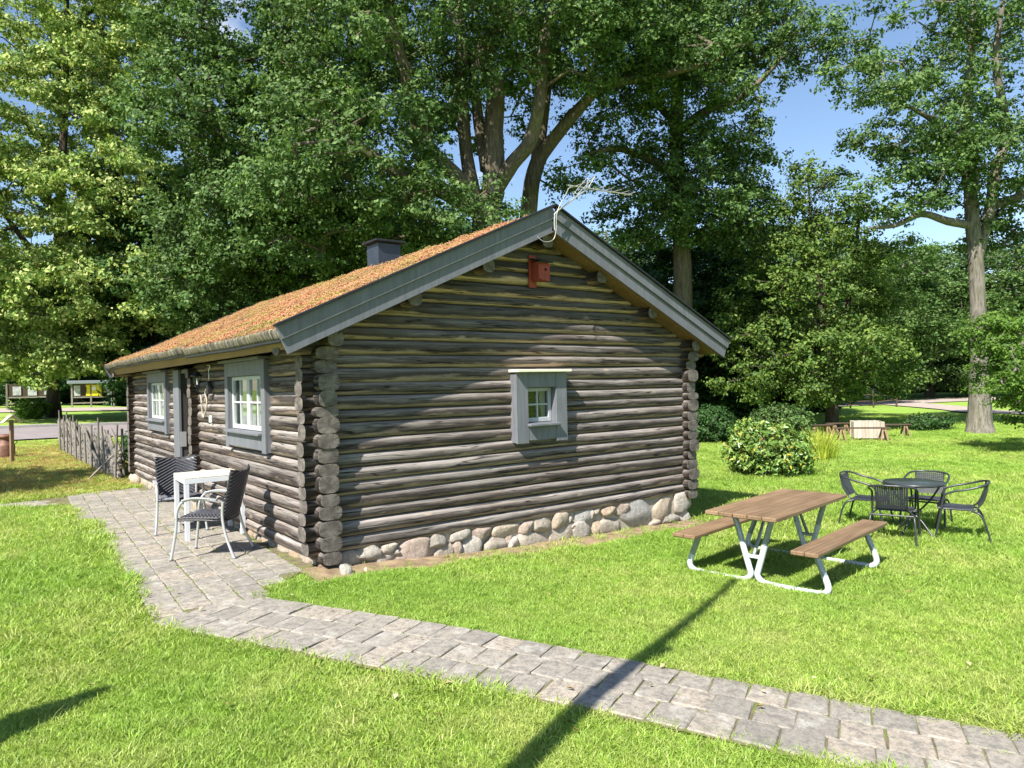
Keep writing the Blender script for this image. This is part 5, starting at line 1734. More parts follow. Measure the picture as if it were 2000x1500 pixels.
def tubes_mesh(name, segs, mat, sides=5):
    """segs: list of (p0, p1, r0, r1) as array"""
    P0 = np.array([s[0] for s in segs]); P1 = np.array([s[1] for s in segs])
    R0 = np.array([s[2] for s in segs]); R1 = np.array([s[3] for s in segs])
    d = unit(P1-P0)
    ref = np.where(np.abs(d[:, 2:3]) < 0.9, np.array([[0, 0, 1.0]]), np.array([[1.0, 0, 0]]))
    s = unit(np.cross(ref, d)); t = np.cross(d, s)
    a = 2*np.pi*np.arange(sides)/sides
    ca, sa = np.cos(a)[None, :, None], np.sin(a)[None, :, None]
    ring = s[:, None, :]*ca+t[:, None, :]*sa
    A = P0[:, None, :]+ring*R0[:, None, None]; B = P1[:, None, :]+ring*R1[:, None, None]
    V = np.concatenate([A, B], 1).reshape(-1, 3)
    k = np.arange(sides); k2 = (k+1) % sides
    f = np.stack([k, k2, sides+k2, sides+k], 1)
    F = (f[None]+(np.arange(len(segs))*2*sides)[:, None, None]).reshape(-1, 4)
    return np_mesh(name, V, F, mat, True)


def stem_mb(mb, pts, rad, n=12, wob=0.05, seed=0, sub=4):
    """bark-covered stem with an uneven round section"""
    P = curve_pts(pts, sub)
    m = len(P)
    R_ = np.interp(np.linspace(0, 1, m), np.linspace(0, 1, len(rad)), rad)
    base = len(mb.v)
    mb.tube(P, list(R_), n, True)
    V = mb.v[base:base+m*n]
    out = []
    for i in range(m):
        for k in range(n):
            p = np.array(V[i*n+k]); c = P[i]
            f = 1+wob*float(vnoise(k*1.7+seed, i*0.45, seed))+wob*0.6*float(vnoise(k*3.3, i*1.3+seed, seed+1))
            out.append(tuple(c+(p-c)*f))
    mb.v[base:base+m*n] = out


def crown_targets(ells, n, r, shell=0.7, mind=0.55):
    """cluster centres spread through a union of ellipsoids (cx, cy, cz, rx, ry, rz, weight)"""
    ells = [tuple(e) for e in ells]
    wts = np.array([e[6] if len(e) > 6 else e[3]*e[4]*e[5] for e in ells], float); wts /= wts.sum()
    out = []
    tries = 0
    while len(out) < n and tries < n*12:
        tries += 1
        e = ells[r.choice(len(ells), p=wts)]
        v = r.normal(size=3); v /= np.linalg.norm(v)
        u = r.uniform(0.72, 1.0) if r.random() < shell else r.random()**(1/3)*0.8
        p = np.array(e[:3])+v*u*np.array(e[3:6])
        if out:
            dd = np.linalg.norm(np.array(out)-p, axis=1).min()
            if dd < mind*(0.5+0.5*r.random()): continue
        out.append(p)
    return np.array(out)


def grow(nodes, targets, r, step=0.7, up=0.12):
    """connect every target to the nearest existing node with a bent twig; returns segments with pipe-model radii"""
    N = [np.array(p, float) for p in nodes]; par = [-1]*len(N)
    root = np.array(N)
    order = np.argsort([np.linalg.norm(root-t, axis=1).min() for t in targets])
    cap = np.empty((len(N)+len(targets)*14, 3)); cap[:len(N)] = root
    cnt = len(N); leafnode = []
    for oi in order:
        t = targets[oi]
        dist = np.linalg.norm(cap[:cnt]-t, axis=1)
        # prefer attaching lower than the target so that limbs rise
        cost = dist+0.35*np.maximum(0, cap[:cnt, 2]-t[2])
        j = int(np.argmin(cost)); dj = dist[j]
        k = max(1, min(12, int(dj/step)))
        a = cap[j].copy(); prev = j
        side = r.normal(size=3)*0.08*dj
        for i in range(1, k+1):
            f = i/k
            q = a+(t-a)*f+side*math.sin(math.pi*f)+np.array([0, 0, up*dj*math.sin(math.pi*f)])
            if cnt >= len(cap): break
            cap[cnt] = q; par.append(prev); prev = cnt; cnt += 1
        leafnode.append(prev)
    dsc = np.zeros(cnt)
    for l in leafnode:
        j = l
        while j != -1:
            dsc[j] += 1; j = par[j]
    segs = []
    n0 = len(nodes)
    for j in range(n0, cnt):
        p = par[j]
        r1 = 0.013*math.sqrt(dsc[j])+0.004; r0 = 0.013*math.sqrt(max(dsc[j], dsc[p] if p >= n0 else dsc[j]))+0.005
        segs.append((cap[p], cap[j], r0, r1))
    return segs


def cluster_leaves(targets, r, k_sub, m_leaf_, rc, flat=0.6, sub_r=0.24, droop=0.0):
    """leaf positions and normals: targets > sub-clumps > leaves"""
    T = np.repeat(targets, k_sub, axis=0)
    v = r.normal(size=T.shape); v = unit(v)*(r.random((len(T), 1))**0.45)
    sub = T+v*np.array([rc, rc, rc*flat])*r.uniform(0.7, 1.25, (len(T), 1))
    sub[:, 2] -= droop*np.abs(v[:, :2]).sum(1)*rc*0.5
    out_ = sub-T
    S = np.repeat(sub, m_leaf_, axis=0); O = np.repeat(out_, m_leaf_, axis=0)
    w = r.normal(size=S.shape)
    pos = S+w*np.array([sub_r, sub_r, sub_r*0.55])*0.6
    nrm = unit(O)*0.7+np.array([-0.15, -0.1, 0.55])+r.normal(size=S.shape)*0.5+w*0.2
    return pos, nrm


def tree(name, label, stems, bark, ells, n_t, k_sub, m_l, rc, leaf, lsize, seed, cat='tree', group=None, shell=0.75, flat=0.6, sub_r=0.21, mind=0.55, droop=0.0, aspect=0.62, extra_nodes=(), twigs=True, origin=None):
    """stems: list of (points, radii); first one is the trunk"""
    r = np.random.default_rng(seed)
    org = np.array(stems[0][0][0], float) if origin is None else np.array(origin, float)
    t = empty(name, tuple(org)); tag(t, label, cat, group)
    mb = MB()
    nodes = []
    for si, (pts, rad) in enumerate(stems):
        P = [np.array(p, float)-org for p in pts]
        stem_mb(mb, P, rad, 14 if si == 0 else 10, 0.07, seed+si)
        cp = curve_pts(P, 6)
        nodes += cp[len(cp)//3 if si == 0 else len(cp)//4:]
    mb.build('trunk', bark, t)
    E_ = [tuple(np.array(e[:3])-org)+tuple(e[3:]) for e in ells]
    T = crown_targets(E_, n_t, r, shell, mind)
    if twigs:
        segs = grow(nodes, T, r)
        o = tag(link('branches', tubes_mesh('branches', segs, bark, 5), t), None, None, None, 'stuff')
    pos, nrm = cluster_leaves(T, r, k_sub, m_l, rc, flat, sub_r, droop)
    link('crown', leaf_mesh('crown', pos, nrm, np.full(len(pos), lsize), leaf, aspect, r), t)
    return t


def foot(px, depth):
    p = wp(px, 750, depth)
    return np.array([p[0], p[1], float(gz(p[0], p[1]))])

def wpz(px, py, D, z=None):
    return wp(px, py, D)

# -- big multi-stemmed oak behind the cabin
D = 24.0
b0 = foot(950, D)
fork = wp(950, 440, D)
stems = [([b0+np.array([0, 0, -.2]), b0+np.array([.1, 0, 3.0]), fork, wp(964, 361, D), wp(964, 255, D), wp(967, 170, D), wp(945, 119, D-.4), wp(956, 64, D-.6), wp(990, 10, D-.8), wp(1010, -90, D-1)], [0.65, 0.52, 0.46, 0.38, 0.33, 0.30, 0.27, 0.24, 0.20, 0.12]),
         ([wp(945, 420, D), wp(900, 355, D-.5), wp(845, 300, D-1), wp(816, 250, D-1.3), wp(795, 160, D-1.6), wp(770, 60, D-1.8), wp(740, -60, D-2)], [0.32, 0.29, 0.27, 0.24, 0.2, 0.17, 0.08]),
         ([wp(930, 400, D), wp(912, 310, D+.3), wp(903, 200, D+.5), wp(901, 90, D+.6), wp(895, -60, D+.6)], [0.26, 0.23, 0.22, 0.20, 0.10]),
         ([wp(968, 370, D), wp(1000, 320, D-.4), wp(1035, 276, D-.7), wp(1055, 191, D-1), wp(1064, 85, D-1.2), wp(1090, -60, D-1.4)], [0.29, 0.26, 0.24, 0.21, 0.18, 0.09]),
         ([wp(950, 330, D), wp(937, 255, D+.5), wp(926, 170, D+.8), wp(915, 100, D+1), wp(860, -40, D+1.2)], [0.22, 0.2, 0.18, 0.16, 0.08]),
         ([wp(930, 410, D), wp(860, 370, D-1), wp(800, 350, D-2), wp(720, 300, D-2.6), wp(640, 240, D-3)], [0.32, 0.26, 0.22, 0.17, 0.07])]
E1 = [tuple(wp(950, -60, D))+(6.5, 6.5, 3.6, 5.0), tuple(wp(760, 110, D-1.5))+(3.6, 3.6, 2.6, 2.4), tuple(wp(690, 300, D-2.5))+(2.8, 2.8, 1.9, 1.7),
      tuple(wp(1120, 60, D-1))+(3.0, 3.0, 2.3, 1.5), tuple(wp(860, 120, D+3.5))+(4.5, 3.5, 3.2, 0.5), tuple(wp(850, 420, D-2))+(2.6, 2.2, 1.0, 1.0), tuple(wp(1000, 200, D+3))+(3.5, 2.5, 2.5, 0.15),
      tuple(wp(600, 420, D-1))+(3.2, 3.0, 2.0, 1.8)]
tree('oak_tree', 'big many-stemmed oak rising right behind the cabin ridge', stems, M['bark_oak'], E1, 480, 14, 20, 0.85, M['leaf_oak'], 0.135, 101, group='oaks behind the cabin', mind=0.8)

# -- leaning oak just right of it
D = 26.5
b0 = foot(1028, D)
stems = [([b0+np.array([0, 0, -.2]), wp(1030, 500, D), wp(1034, 400, D), wp(1049, 319, D), wp(1092, 258, D-.3), wp(1139, 204, D-.5), wp(1181, 166, D-.7), wp(1279, 149, D-1.2), wp(1400, 120, D-1.8)], [0.42, 0.35, 0.32, 0.28, 0.24, 0.21, 0.19, 0.14, 0.07]),
         ([wp(1048, 325, D), wp(1058, 240, D+.2), wp(1075, 130, D+.4), wp(1120, 0, D+.6), wp(1140, -80, D+.6)], [0.28, 0.24, 0.2, 0.14, 0.07])]
E2 = [tuple(wp(1210, 60, D))+(3.6, 3.6, 2.3, 2.2), tuple(wp(1160, -60, D))+(4.5, 4.5, 2.0, 2.0), tuple(wp(1330, 130, D-1.2))+(2.6, 2.6, 1.3, 1.0), tuple(wp(1105, 330, D-.8))+(1.2, 1.2, 0.9, 0.25)]
tree('oak_tree', 'leaning oak whose long limb reaches right above the antenna', stems, M['bark_oak'], E2, 150, 13, 18, 0.8, M['leaf_oak'], 0.135, 102, group='oaks behind the cabin', mind=0.8)

# -- straight oak right of the gable
D = 29.0
b0 = foot(1332, D)
stems = [([b0+np.array([0, 0, -.2]), wp(1334, 600, D), wp(1330, 450, D), wp(1322, 320, D), wp(1322, 220, D), wp(1328, 120, D), wp(1345, 0, D), wp(1350, -80, D)], [0.42, 0.37, 0.34, 0.3, 0.27, 0.23, 0.18, 0.1]),
         ([wp(1322, 340, D), wp(1265, 310, D-.8), wp(1205, 290, D-1.4), wp(1150, 300, D-1.8)], [0.2, 0.16, 0.12, 0.05]),
         ([wp(1323, 260, D), wp(1380, 215, D-.6), wp(1450, 190, D-1.2), wp(1540, 100, D-1.6)], [0.2, 0.17, 0.13, 0.05]),
         ([wp(1322, 240, D), wp(1290, 210, D-.5), wp(1260, 150, D-.9)], [0.18, 0.14, 0.06])]
E3 = [tuple(wp(1320, 20, D))+(4.2, 4.2, 3.0, 3.2), tuple(wp(1210, 260, D-.8))+(2.3, 2.0, 1.9, 1.2), tuple(wp(1400, 230, D-.6))+(2.0, 2.0, 1.8, 1.3), tuple(wp(1370, 400, D-.8))+(2.4, 2.0, 1.7, 1.7),
      tuple(wp(1540, 90, D-1.2))+(2.2, 2.0, 1.4, 1.1), tuple(wp(1260, 410, D-.5))+(2.4, 2.0, 1.5, 1.3), tuple(wp(1450, 330, D))+(1.8, 1.8, 1.5, 0.9), tuple(wp(1430, 60, D))+(2.6, 2.4, 2.0, 1.4), tuple(wp(1330, 290, D-1.6))+(1.3, 1.0, 1.6, 0.8), tuple(wp(1320, 150, D-2))+(2.0, 1.2, 1.4, 0.8), tuple(wp(1450, 440, D-.5))+(1.8, 1.6, 1.4, 1.0)]
tree('oak_tree', 'tall straight oak rising right of the gable', stems, M['bark_oak'], E3, 400, 13, 18, 0.8, M['leaf_oak'], 0.14, 103, group='oaks behind the cabin', mind=0.8)

# -- dense dark oak behind the left part of the roof
D = 27.0
b0 = foot(520, D)
stems = [([b0+np.array([0, 0, -.2]), wp(525, 600, D), wp(530, 420, D), wp(545, 250, D), wp(560, 80, D), wp(560, -60, D)], [0.55, 0.47, 0.42, 0.33, 0.24, 0.1]),
         ([wp(530, 400, D), wp(450, 300, D-1), wp(400, 180, D-1.6)], [0.25, 0.19, 0.07]),
         ([wp(540, 330, D), wp(640, 250, D-1), wp(720, 140, D-1.4)], [0.22, 0.17, 0.07])]
E4 = [tuple(wp(560, 60, D))+(5.0, 5.0, 3.6, 3.8), tuple(wp(500, 270, D-1))+(4.4, 4.2, 2.6, 3.2), tuple(wp(520, 450, D-1))+(4.2, 4.0, 2.3, 3.0), tuple(wp(690, 470, D+1))+(3.2, 3.0, 1.8, 1.8), tuple(wp(430, 560, D-.5))+(2.8, 2.6, 1.6, 1.6)]
tree('oak_tree', 'dense dark green oak behind the left half of the sedum roof', stems, M['bark_dark'], E4, 560, 14, 19, 0.85, M['leaf_oak'], 0.15, 104, group='oaks behind the cabin', mind=0.8)

# -- pale linden at the left
lb = np.array([0.68, 40.2, float(gz(0.68, 40.2))])
D = float((lb-CAM)@cf)
stems = [([lb+np.array([0, 0, -.2]), lb+np.array([0, 0, 1.5]), wp(108, 640, D), wp(115, 450, D), wp(125, 250, D), wp(130, 50, D), wp(130, -80, D)], [0.46, 0.31, 0.28, 0.25, 0.2, 0.15, 0.08]),
         ([wp(112, 560, D), wp(40, 460, D-1), wp(-20, 380, D-1.6)], [0.2, 0.15, 0.06]), ([wp(116, 480, D), wp(200, 380, D-1), wp(260, 300, D-1.5)], [0.2, 0.15, 0.06])]
E5 = []
for (px, py, dd, rx, rz_, wgt) in ((120, 30, 0, 6.0, 3.6, 3.0), (60, 220, -2, 5.2, 3.0, 2.6), (220, 150, -1, 3.6, 2.8, 1.5), (60, 420, -3, 5.6, 3.2, 3.0), (230, 370, -2, 3.6, 2.5, 1.6), (100, 560, -3, 5.2, 2.4, 2.6),
                                 (280, 560, -2.5, 3.0, 2.1, 1.4), (30, 680, -3.5, 4.0, 1.6, 1.7), (180, 680, -2.5, 3.0, 1.3, 1.1), (-60, 300, -1, 4.0, 4.0, 1.2), (200, 20, 1, 4.5, 3.0, 1.2), (-20, 560, -3, 3.5, 2.6, 1.2)):
    E5.append(tuple(wp(px, py, D+dd))+(rx, rx*0.9, rz_, wgt))
tree('linden_tree', 'pale yellow-green flowering linden filling the left side', stems, M['bark_dark'], E5, 600, 15, 20, 1.0, M['leaf_linden'], 0.205, 105, mind=1.0, flat=0.42, droop=0.7, sub_r=0.28)

# -- right-hand oak
b0 = np.array([26.36, 3.36, float(gz(26.36, 3.36))]); D = float((b0-CAM)@cf)
stems = [([b0+np.array([0, 0, -.25]), b0+np.array([0, 0, 0.35]), b0+np.array([0, 0, 1.3]), wp(1912, 660, D), wp(1908, 540, D), wp(1900, 440, D), wp(1893, 330, D), wp(1890, 200, D), wp(1900, 60, D), wp(1905, -90, D)], [0.58, 0.42, 0.33, 0.28, 0.25, 0.24, 0.2, 0.17, 0.13, 0.06]),
         ([wp(1905, 520, D), wp(1928, 430, D), wp(1945, 340, D-.3), wp(1965, 250, D-.5), wp(1945, 120, D-.8), wp(1960, 0, D-1)], [0.18, 0.19, 0.18, 0.16, 0.13, 0.06]),
         ([wp(1895, 440, D), wp(1850, 432, D-.5), wp(1800, 418, D-.9), wp(1750, 440, D-1.2), wp(1700, 445, D-1.5)], [0.17, 0.14, 0.11, 0.08, 0.04]),
         ([wp(1940, 400, D), wp(2000, 380, D+.3), wp(2080, 330, D+.5)], [0.2, 0.15, 0.06]),
         ([wp(1892, 300, D), wp(1830, 240, D-.6), wp(1760, 200, D-1)], [0.15, 0.11, 0.04])]
E6 = [tuple(wp(1830, 60, D))+(3.4, 3.4, 2.4, 2.0), tuple(wp(1960, 90, D))+(3.0, 3.0, 3.0, 2.0), tuple(wp(1770, 230, D-1))+(2.4, 2.2, 1.6, 1.3), tuple(wp(1740, 390, D-1.3))+(1.7, 1.6, 0.9, 0.8),
      tuple(wp(1940, 330, D-.5))+(2.2, 2.2, 1.6, 1.5), tuple(wp(2070, 350, D))+(2.6, 2.4, 2.6, 1.3), tuple(wp(1820, 330, D-.8))+(1.9, 1.9, 1.2, 1.1), tuple(wp(1690, 150, D-1))+(1.3, 1.3, 1.0, 0.4), tuple(wp(1960, 460, D+.5))+(1.9, 1.6, 0.7, 0.5)]
tree('oak_tree', 'tall open oak with grey trunk mottled by painted leaf shade on the far right lawn', stems, M['bark_grey'], E6, 235, 12, 17, 0.72, M['leaf_oak'], 0.14, 106, group=None, mind=0.75)

# -- yellowish many-branched tree in the middle distance
b0 = np.array([24.8, 8.1, float(gz(24.8, 8.1))]); D = float((b0-CAM)@cf)
stems = [([b0+np.array([0, 0, -.2]), b0+np.array([0, 0, 1.2]), wp(1620, 700, D), wp(1605, 600, D), wp(1590, 480, D), wp(1580, 380, D), wp(1578, 320, D)], [0.30, 0.22, 0.18, 0.14, 0.09, 0.04, 0.008]),
         ([wp(1620, 730, D), wp(1650, 620, D), wp(1670, 500, D), wp(1680, 400, D)], [0.17, 0.13, 0.1, 0.04]), ([wp(1615, 690, D), wp(1560, 600, D), wp(1530, 480, D)], [0.14, 0.1, 0.04])]
E7 = [tuple(wp(1600, 560, D))+(3.0, 2.8, 2.6, 2.4), tuple(wp(1640, 680, D-1))+(2.6, 2.4, 1.4, 1.5), tuple(wp(1500, 620, D))+(1.9, 1.9, 2.0, 1.1), tuple(wp(1680, 480, D))+(1.8, 1.8, 1.7, 1.0), tuple(wp(1520, 480, D+.5))+(1.9, 1.8, 1.7, 0.9), tuple(wp(1690, 600, D-.5))+(1.6, 1.6, 1.6, 0.8), tuple(wp(1590, 760, D-.5))+(2.2, 2.0, 0.6, 0.7), tuple(wp(1585, 400, D))+(1.7, 1.6, 1.8, 0.8), tuple(wp(1450, 720, D-.5))+(1.5, 1.5, 1.3, 0.7), tuple(wp(1730, 720, D-.5))+(1.3, 1.3, 1.0, 0.5)]
tree('maple_tree', 'yellow-green slender tree above the trestle benches', stems, M['bark_dark'], E7, 330, 11, 15, 0.66, M['leaf_yellow'], 0.135, 107, mind=0.6)
# bare twigs at its top
tw = MB(); r_ = np.random.default_rng(5)
tp_ = wp(1580, 420, D)
for i in range(46):
    a = tp_+np.array([r_.normal(0, .55), r_.normal(0, .55), r_.uniform(-.3, 1.2)])
    b = a+np.array([r_.normal(0, .28), r_.normal(0, .28), r_.uniform(.35, .9)])
    tw.tube([a, (a+b)/2+r_.normal(size=3)*.05, b], [0.014, 0.009, 0.004], 4, False)
tw.v = [tuple(np.array(v)-b0) for v in tw.v]
tw_o = tag(tw.build('bare_twigs', M['bark_grey'], bpy.data.objects['maple_tree']), None, None, None, 'stuff')
tw_o.location = (0, 0, 0.2)

# -- hornbeam reaching in from the right edge
b0 = foot(2075, 19.0)
stems = [([b0+np.array([0, 0, -.2]), b0+np.array([0, 0, 1.5]), b0+np.array([-.1, 0.1, 3.2]), b0+np.array([0, 0, 4.6])], [0.16, 0.13, 0.1, 0.04])]
E8 = [tuple(wp(2060, 700, 19.0))+(2.1, 1.9, 1.5, 1.6), tuple(wp(1985, 700, 18.5))+(1.15, 1.0, 1.0, 0.8), tuple(wp(1950, 650, 18.5))+(0.75, 0.7, 0.55, 0.35), tuple(wp(1960, 760, 18.5))+(0.8, 0.7, 0.5, 0.4), tuple(wp(2090, 800, 19.0))+(1.8, 1.6, 0.8, 0.8), tuple(wp(1905, 640, 18.8))+(0.45, 0.4, 0.25, 0.12)]
tree('hornbeam_tree', 'bright green hornbeam leaning in at the right edge', stems, M['bark_grey'], E8, 190, 9, 13, 0.36, M['leaf_horn'], 0.085, 108, mind=0.28, flat=0.3, sub_r=0.16)

# -- shade tree out of frame on the left whose shadow lies beyond the patio
b0 = np.array([-10.5, 9.0, float(gz(-10.5, 9))])
stems = [([b0, b0+np.array([0, 0, 3]), b0+np.array([.3, 0, 7]), b0+np.array([0, 0, 10])], [0.3, 0.24, 0.16, 0.05])]
E9 = [tuple(b0+np.array([1.2, 0.6, 7.5]))+(2.3, 2.6, 2.2)]
tree('birch_tree', 'tree left of the picture shading the grass by the patio', stems, M['bark_grey'], E9, 70, 10, 14, 0.8, M['leaf_oak'], 0.17, 109, mind=0.7)

# -- conical juniper left of the frame
jb_ = np.array([-3.55, -2.55, float(gz(-3.55, -2.55))])
jn = empty('juniper', tuple(jb_)); tag(jn, 'slim juniper left of the picture with its shadow on the lawn', 'shrub')
MB().tube([(0, 0, -.05), (0, 0, 1.4)], [0.05, 0.01], 7).build('trunk', M['bark_dark'], jn)
r_ = np.random.default_rng(77)
zz = r_.random(9000)**1.3*1.55
rad = (0.30*(1-zz/1.6)**0.7*(0.6+0.4*np.minimum(1, zz/0.25)))*np.sqrt(r_.random(9000))
an_ = r_.random(9000)*2*np.pi
pos = np.stack([rad*np.cos(an_), rad*np.sin(an_), 0.08+zz], 1)
link('crown', leaf_mesh('crown', pos, np.stack([np.cos(an_), np.sin(an_), 0.6+0*an_], 1)+r_.normal(size=(9000, 3))*.5, np.full(9000, 0.05), M['leaf_dark'], 0.4, r_), jn)

# -- background wood: three prototypes, copied
protos = []
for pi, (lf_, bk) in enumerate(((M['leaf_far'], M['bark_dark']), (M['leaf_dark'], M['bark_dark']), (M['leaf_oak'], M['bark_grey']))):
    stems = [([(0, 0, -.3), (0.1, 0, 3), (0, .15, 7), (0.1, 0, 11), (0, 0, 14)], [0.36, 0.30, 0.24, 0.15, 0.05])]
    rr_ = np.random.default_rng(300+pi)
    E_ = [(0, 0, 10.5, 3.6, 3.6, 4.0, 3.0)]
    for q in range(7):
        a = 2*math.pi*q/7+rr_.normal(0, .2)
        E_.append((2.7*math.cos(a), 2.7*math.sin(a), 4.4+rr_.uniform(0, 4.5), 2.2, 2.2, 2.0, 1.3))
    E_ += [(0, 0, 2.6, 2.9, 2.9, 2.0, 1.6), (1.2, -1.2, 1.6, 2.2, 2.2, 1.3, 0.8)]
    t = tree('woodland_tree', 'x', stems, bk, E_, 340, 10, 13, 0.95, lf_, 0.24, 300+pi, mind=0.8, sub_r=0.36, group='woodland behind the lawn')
    protos.append(t)
spots = [  # px, depth, height scale, width scale, proto, where
    (-60, 70, 1.25, 1.5, 0, 'behind the notice boards at the far left edge'), (150, 74, 1.15, 1.3, 1, 'behind the yellow notice board'), (330, 62, 1.2, 1.3, 1, 'behind the far end of the sedum roof'),
    (300, 40, 0.95, 1.0, 1, 'between the linden and the cabin roof end'), (480, 46, 1.2, 1.3, 0, 'behind the dense dark oak'), (640, 40, 0.85, 1.2, 1, 'left of the black chimney'), (770, 44, 1.0, 1.3, 0, 'right of the black chimney'),
    (900, 40, 0.75, 1.2, 1, 'below the fork of the many-stemmed oak'), (1060, 50, 0.9, 1.3, 0, 'behind the antenna'), (1190, 42, 0.78, 1.15, 2, 'under the long limb right of the antenna'), (1290, 36, 0.62, 1.0, 1, 'just left of the straight oak'),
    (1400, 34, 0.62, 0.95, 1, 'behind the right end of the gable'), (1450, 45, 0.80, 1.1, 1, 'between the straight oak and the yellow-green tree'), (1530, 40, 0.72, 0.9, 1, 'close behind the left of the yellow-green tree'),
    (1640, 52, 0.85, 1.0, 0, 'close behind the right of the yellow-green tree'), (1740, 60, 0.95, 1.15, 2, 'behind the street sign'), (1815, 66, 1.0, 1.3, 2, 'left of the far right oak trunk'),
    (1900, 72, 1.05, 1.3, 0, 'behind the far right oak trunk'), (1990, 62, 0.95, 1.3, 2, 'at the right edge beyond the hornbeam'), (2110, 60, 1.0, 1.3, 0, 'outside the right edge beyond the concrete wall'), (1690, 75, 1.0, 1.2, 1, 'deep in the wood behind the white house')]
first = [True]*3
for si, (px, dd, hs_, ws_, pi, where) in enumerate(spots):
    src = protos[pi]
    if first[pi]: o = src; first[pi] = False
    else: o = copy_tree(src)
    f = foot(px, dd)
    o.location = tuple(f)
    o.rotation_euler = (0, 0, si*1.9)
    o.scale = (ws_, ws_, hs_)
    o['label'] = ('pale green', 'dark green', 'mid green')[pi]+' woodland tree '+where

# -- understorey: bushes without a visible stem
def bush(name, label, c, ells, n_t, k_sub, m_l, rc, leaf, ls, seed, aspect=0.6, flat=0.7, sub_r=0.15, mind=0.2, cat='shrub', group=None, shell=0.8):
    r = np.random.default_rng(seed)
    c = np.array(c, float)
    t = empty(name, tuple(c)); tag(t, label, cat, group)
    T = crown_targets(ells, n_t, r, shell, mind)
    T = T[T[:, 2] > 0.05]
    base = [np.array([r.normal(0, .08), r.normal(0, .08), 0.0]) for _ in range(6)]
    segs = grow(base, T, r, 0.35, 0.15)
    tag(link('stems', tubes_mesh('stems', segs, M['bark_dark'], 5), t), None, None, None, 'stuff')
    pos, nrm = cluster_leaves(T, r, k_sub, m_l, rc, flat, sub_r)
    k_ = pos[:, 2] > 0.01
    link('foliage', leaf_mesh('foliage', pos[k_], nrm[k_], np.full(int(k_.sum()), ls), leaf, aspect, r), t)
    return t

bush('rhododendron', 'rounded glossy rhododendron bush on the lawn beyond the cabin', gpt(11.35, 2.35), [(0, 0, 0.50, 0.88, 0.85, 0.62, 3.0), (-0.1, 0.2, 0.85, 0.5, 0.5, 0.35, 0.8), (0.25, -0.35, 0.35, 0.6, 0.5, 0.4, 0.8)], 300, 4, 13, 0.16, M['leaf_rho'], 0.105, 401, 0.42, 0.8, 0.11, 0.12)
sh = bush('shrub', 'dark leafy shrub close to the right end of the cabin', gpt(14.4, 8.4), [(0, 0, 0.5, 0.9, 0.9, 0.55)], 100, 6, 12, 0.26, M['leaf_dark'], 0.085, 402)
sh = bush('shrub', 'tall dark shrub behind the rhododendron', gpt(17.6, 8.6), [(0, 0, 0.55, 0.9, 0.9, 0.6)], 100, 6, 13, 0.30, M['leaf_dark'], 0.10, 403)
sh = bush('shrub', 'low green shrub left of the slender yellow-green tree', gpt(19.5, 7.2), [(0, 0, 0.55, 1.2, 1.0, 0.6)], 110, 6, 12, 0.28, M['leaf_oak'], 0.10, 404)
bush('shrub', 'leafy currant bush behind the pole fence by the cabin end', gpt(1.0, 12.6), [(0, 0, 0.55, 0.95, 1.1, 0.62), (0.2, 1.6, 0.5, 0.8, 0.9, 0.5)], 150, 6, 12, 0.2, M['leaf_dark'], 0.10, 405, 0.8)
bush('shrub', 'bright green shrub at the foot of the linden trunk', gpt(-0.4, 39.0), [(0, 0, 0.5, 0.9, 0.8, 0.5)], 60, 6, 12, 0.25, M['leaf_horn'], 0.12, 406)
bush('shrub', 'many-stemmed bush right of the notice boards', gpt(10.2, 58.0), [(0, 0, 2.6, 2.6, 2.4, 1.6), (0, 0, 1.0, 1.4, 1.2, 0.9)], 140, 8, 12, 0.5, M['leaf_dark'], 0.2, 407, mind=0.5)
bush('shrub', 'dark hedge bush left of the notice boards', gpt(-3.5, 66.0), [(0, 0, 1.0, 3.2, 1.6, 1.3), (-4, 0, 1.0, 3.2, 1.6, 1.3)], 170, 8, 12, 0.5, M['leaf_dark'], 0.2, 408, mind=0.4)
bush('shrub', 'low scrub beside the foot of the far right oak', gpt(27.0, 5.4), [(0, 0, 0.25, 1.3, 0.8, 0.3)], 70, 6, 10, 0.2, M['leaf_dark'], 0.09, 409)
for i, (px, dd, w_, h_, wh) in enumerate(((420, 26, 2.6, 2.0, 'behind the far end of the cabin'), (600, 26, 3.0, 2.3, 'hidden behind the sedum roof below the dark oak'), (1390, 37, 2.8, 2.4, 'filling the gap right of the gable wall'),
                                        (1480, 40, 2.8, 2.2, 'in shade right of the straight oak'), (1240, 36, 3.0, 2.6, 'below the right roof slope'), (1570, 44, 2.8, 1.6, 'behind the slender yellow-green tree'))):
    bush('understorey_bush', 'dark understorey bush '+wh, foot(px, dd), [(0, 0, h_*0.8, w_, w_*0.8, h_), (0.5, 0.3, h_*1.7, w_*0.6, w_*0.6, h_*0.6)], 190, 8, 13, 0.42, M['leaf_dark'], 0.15, 420+i, mind=0.4, group='dark understorey')

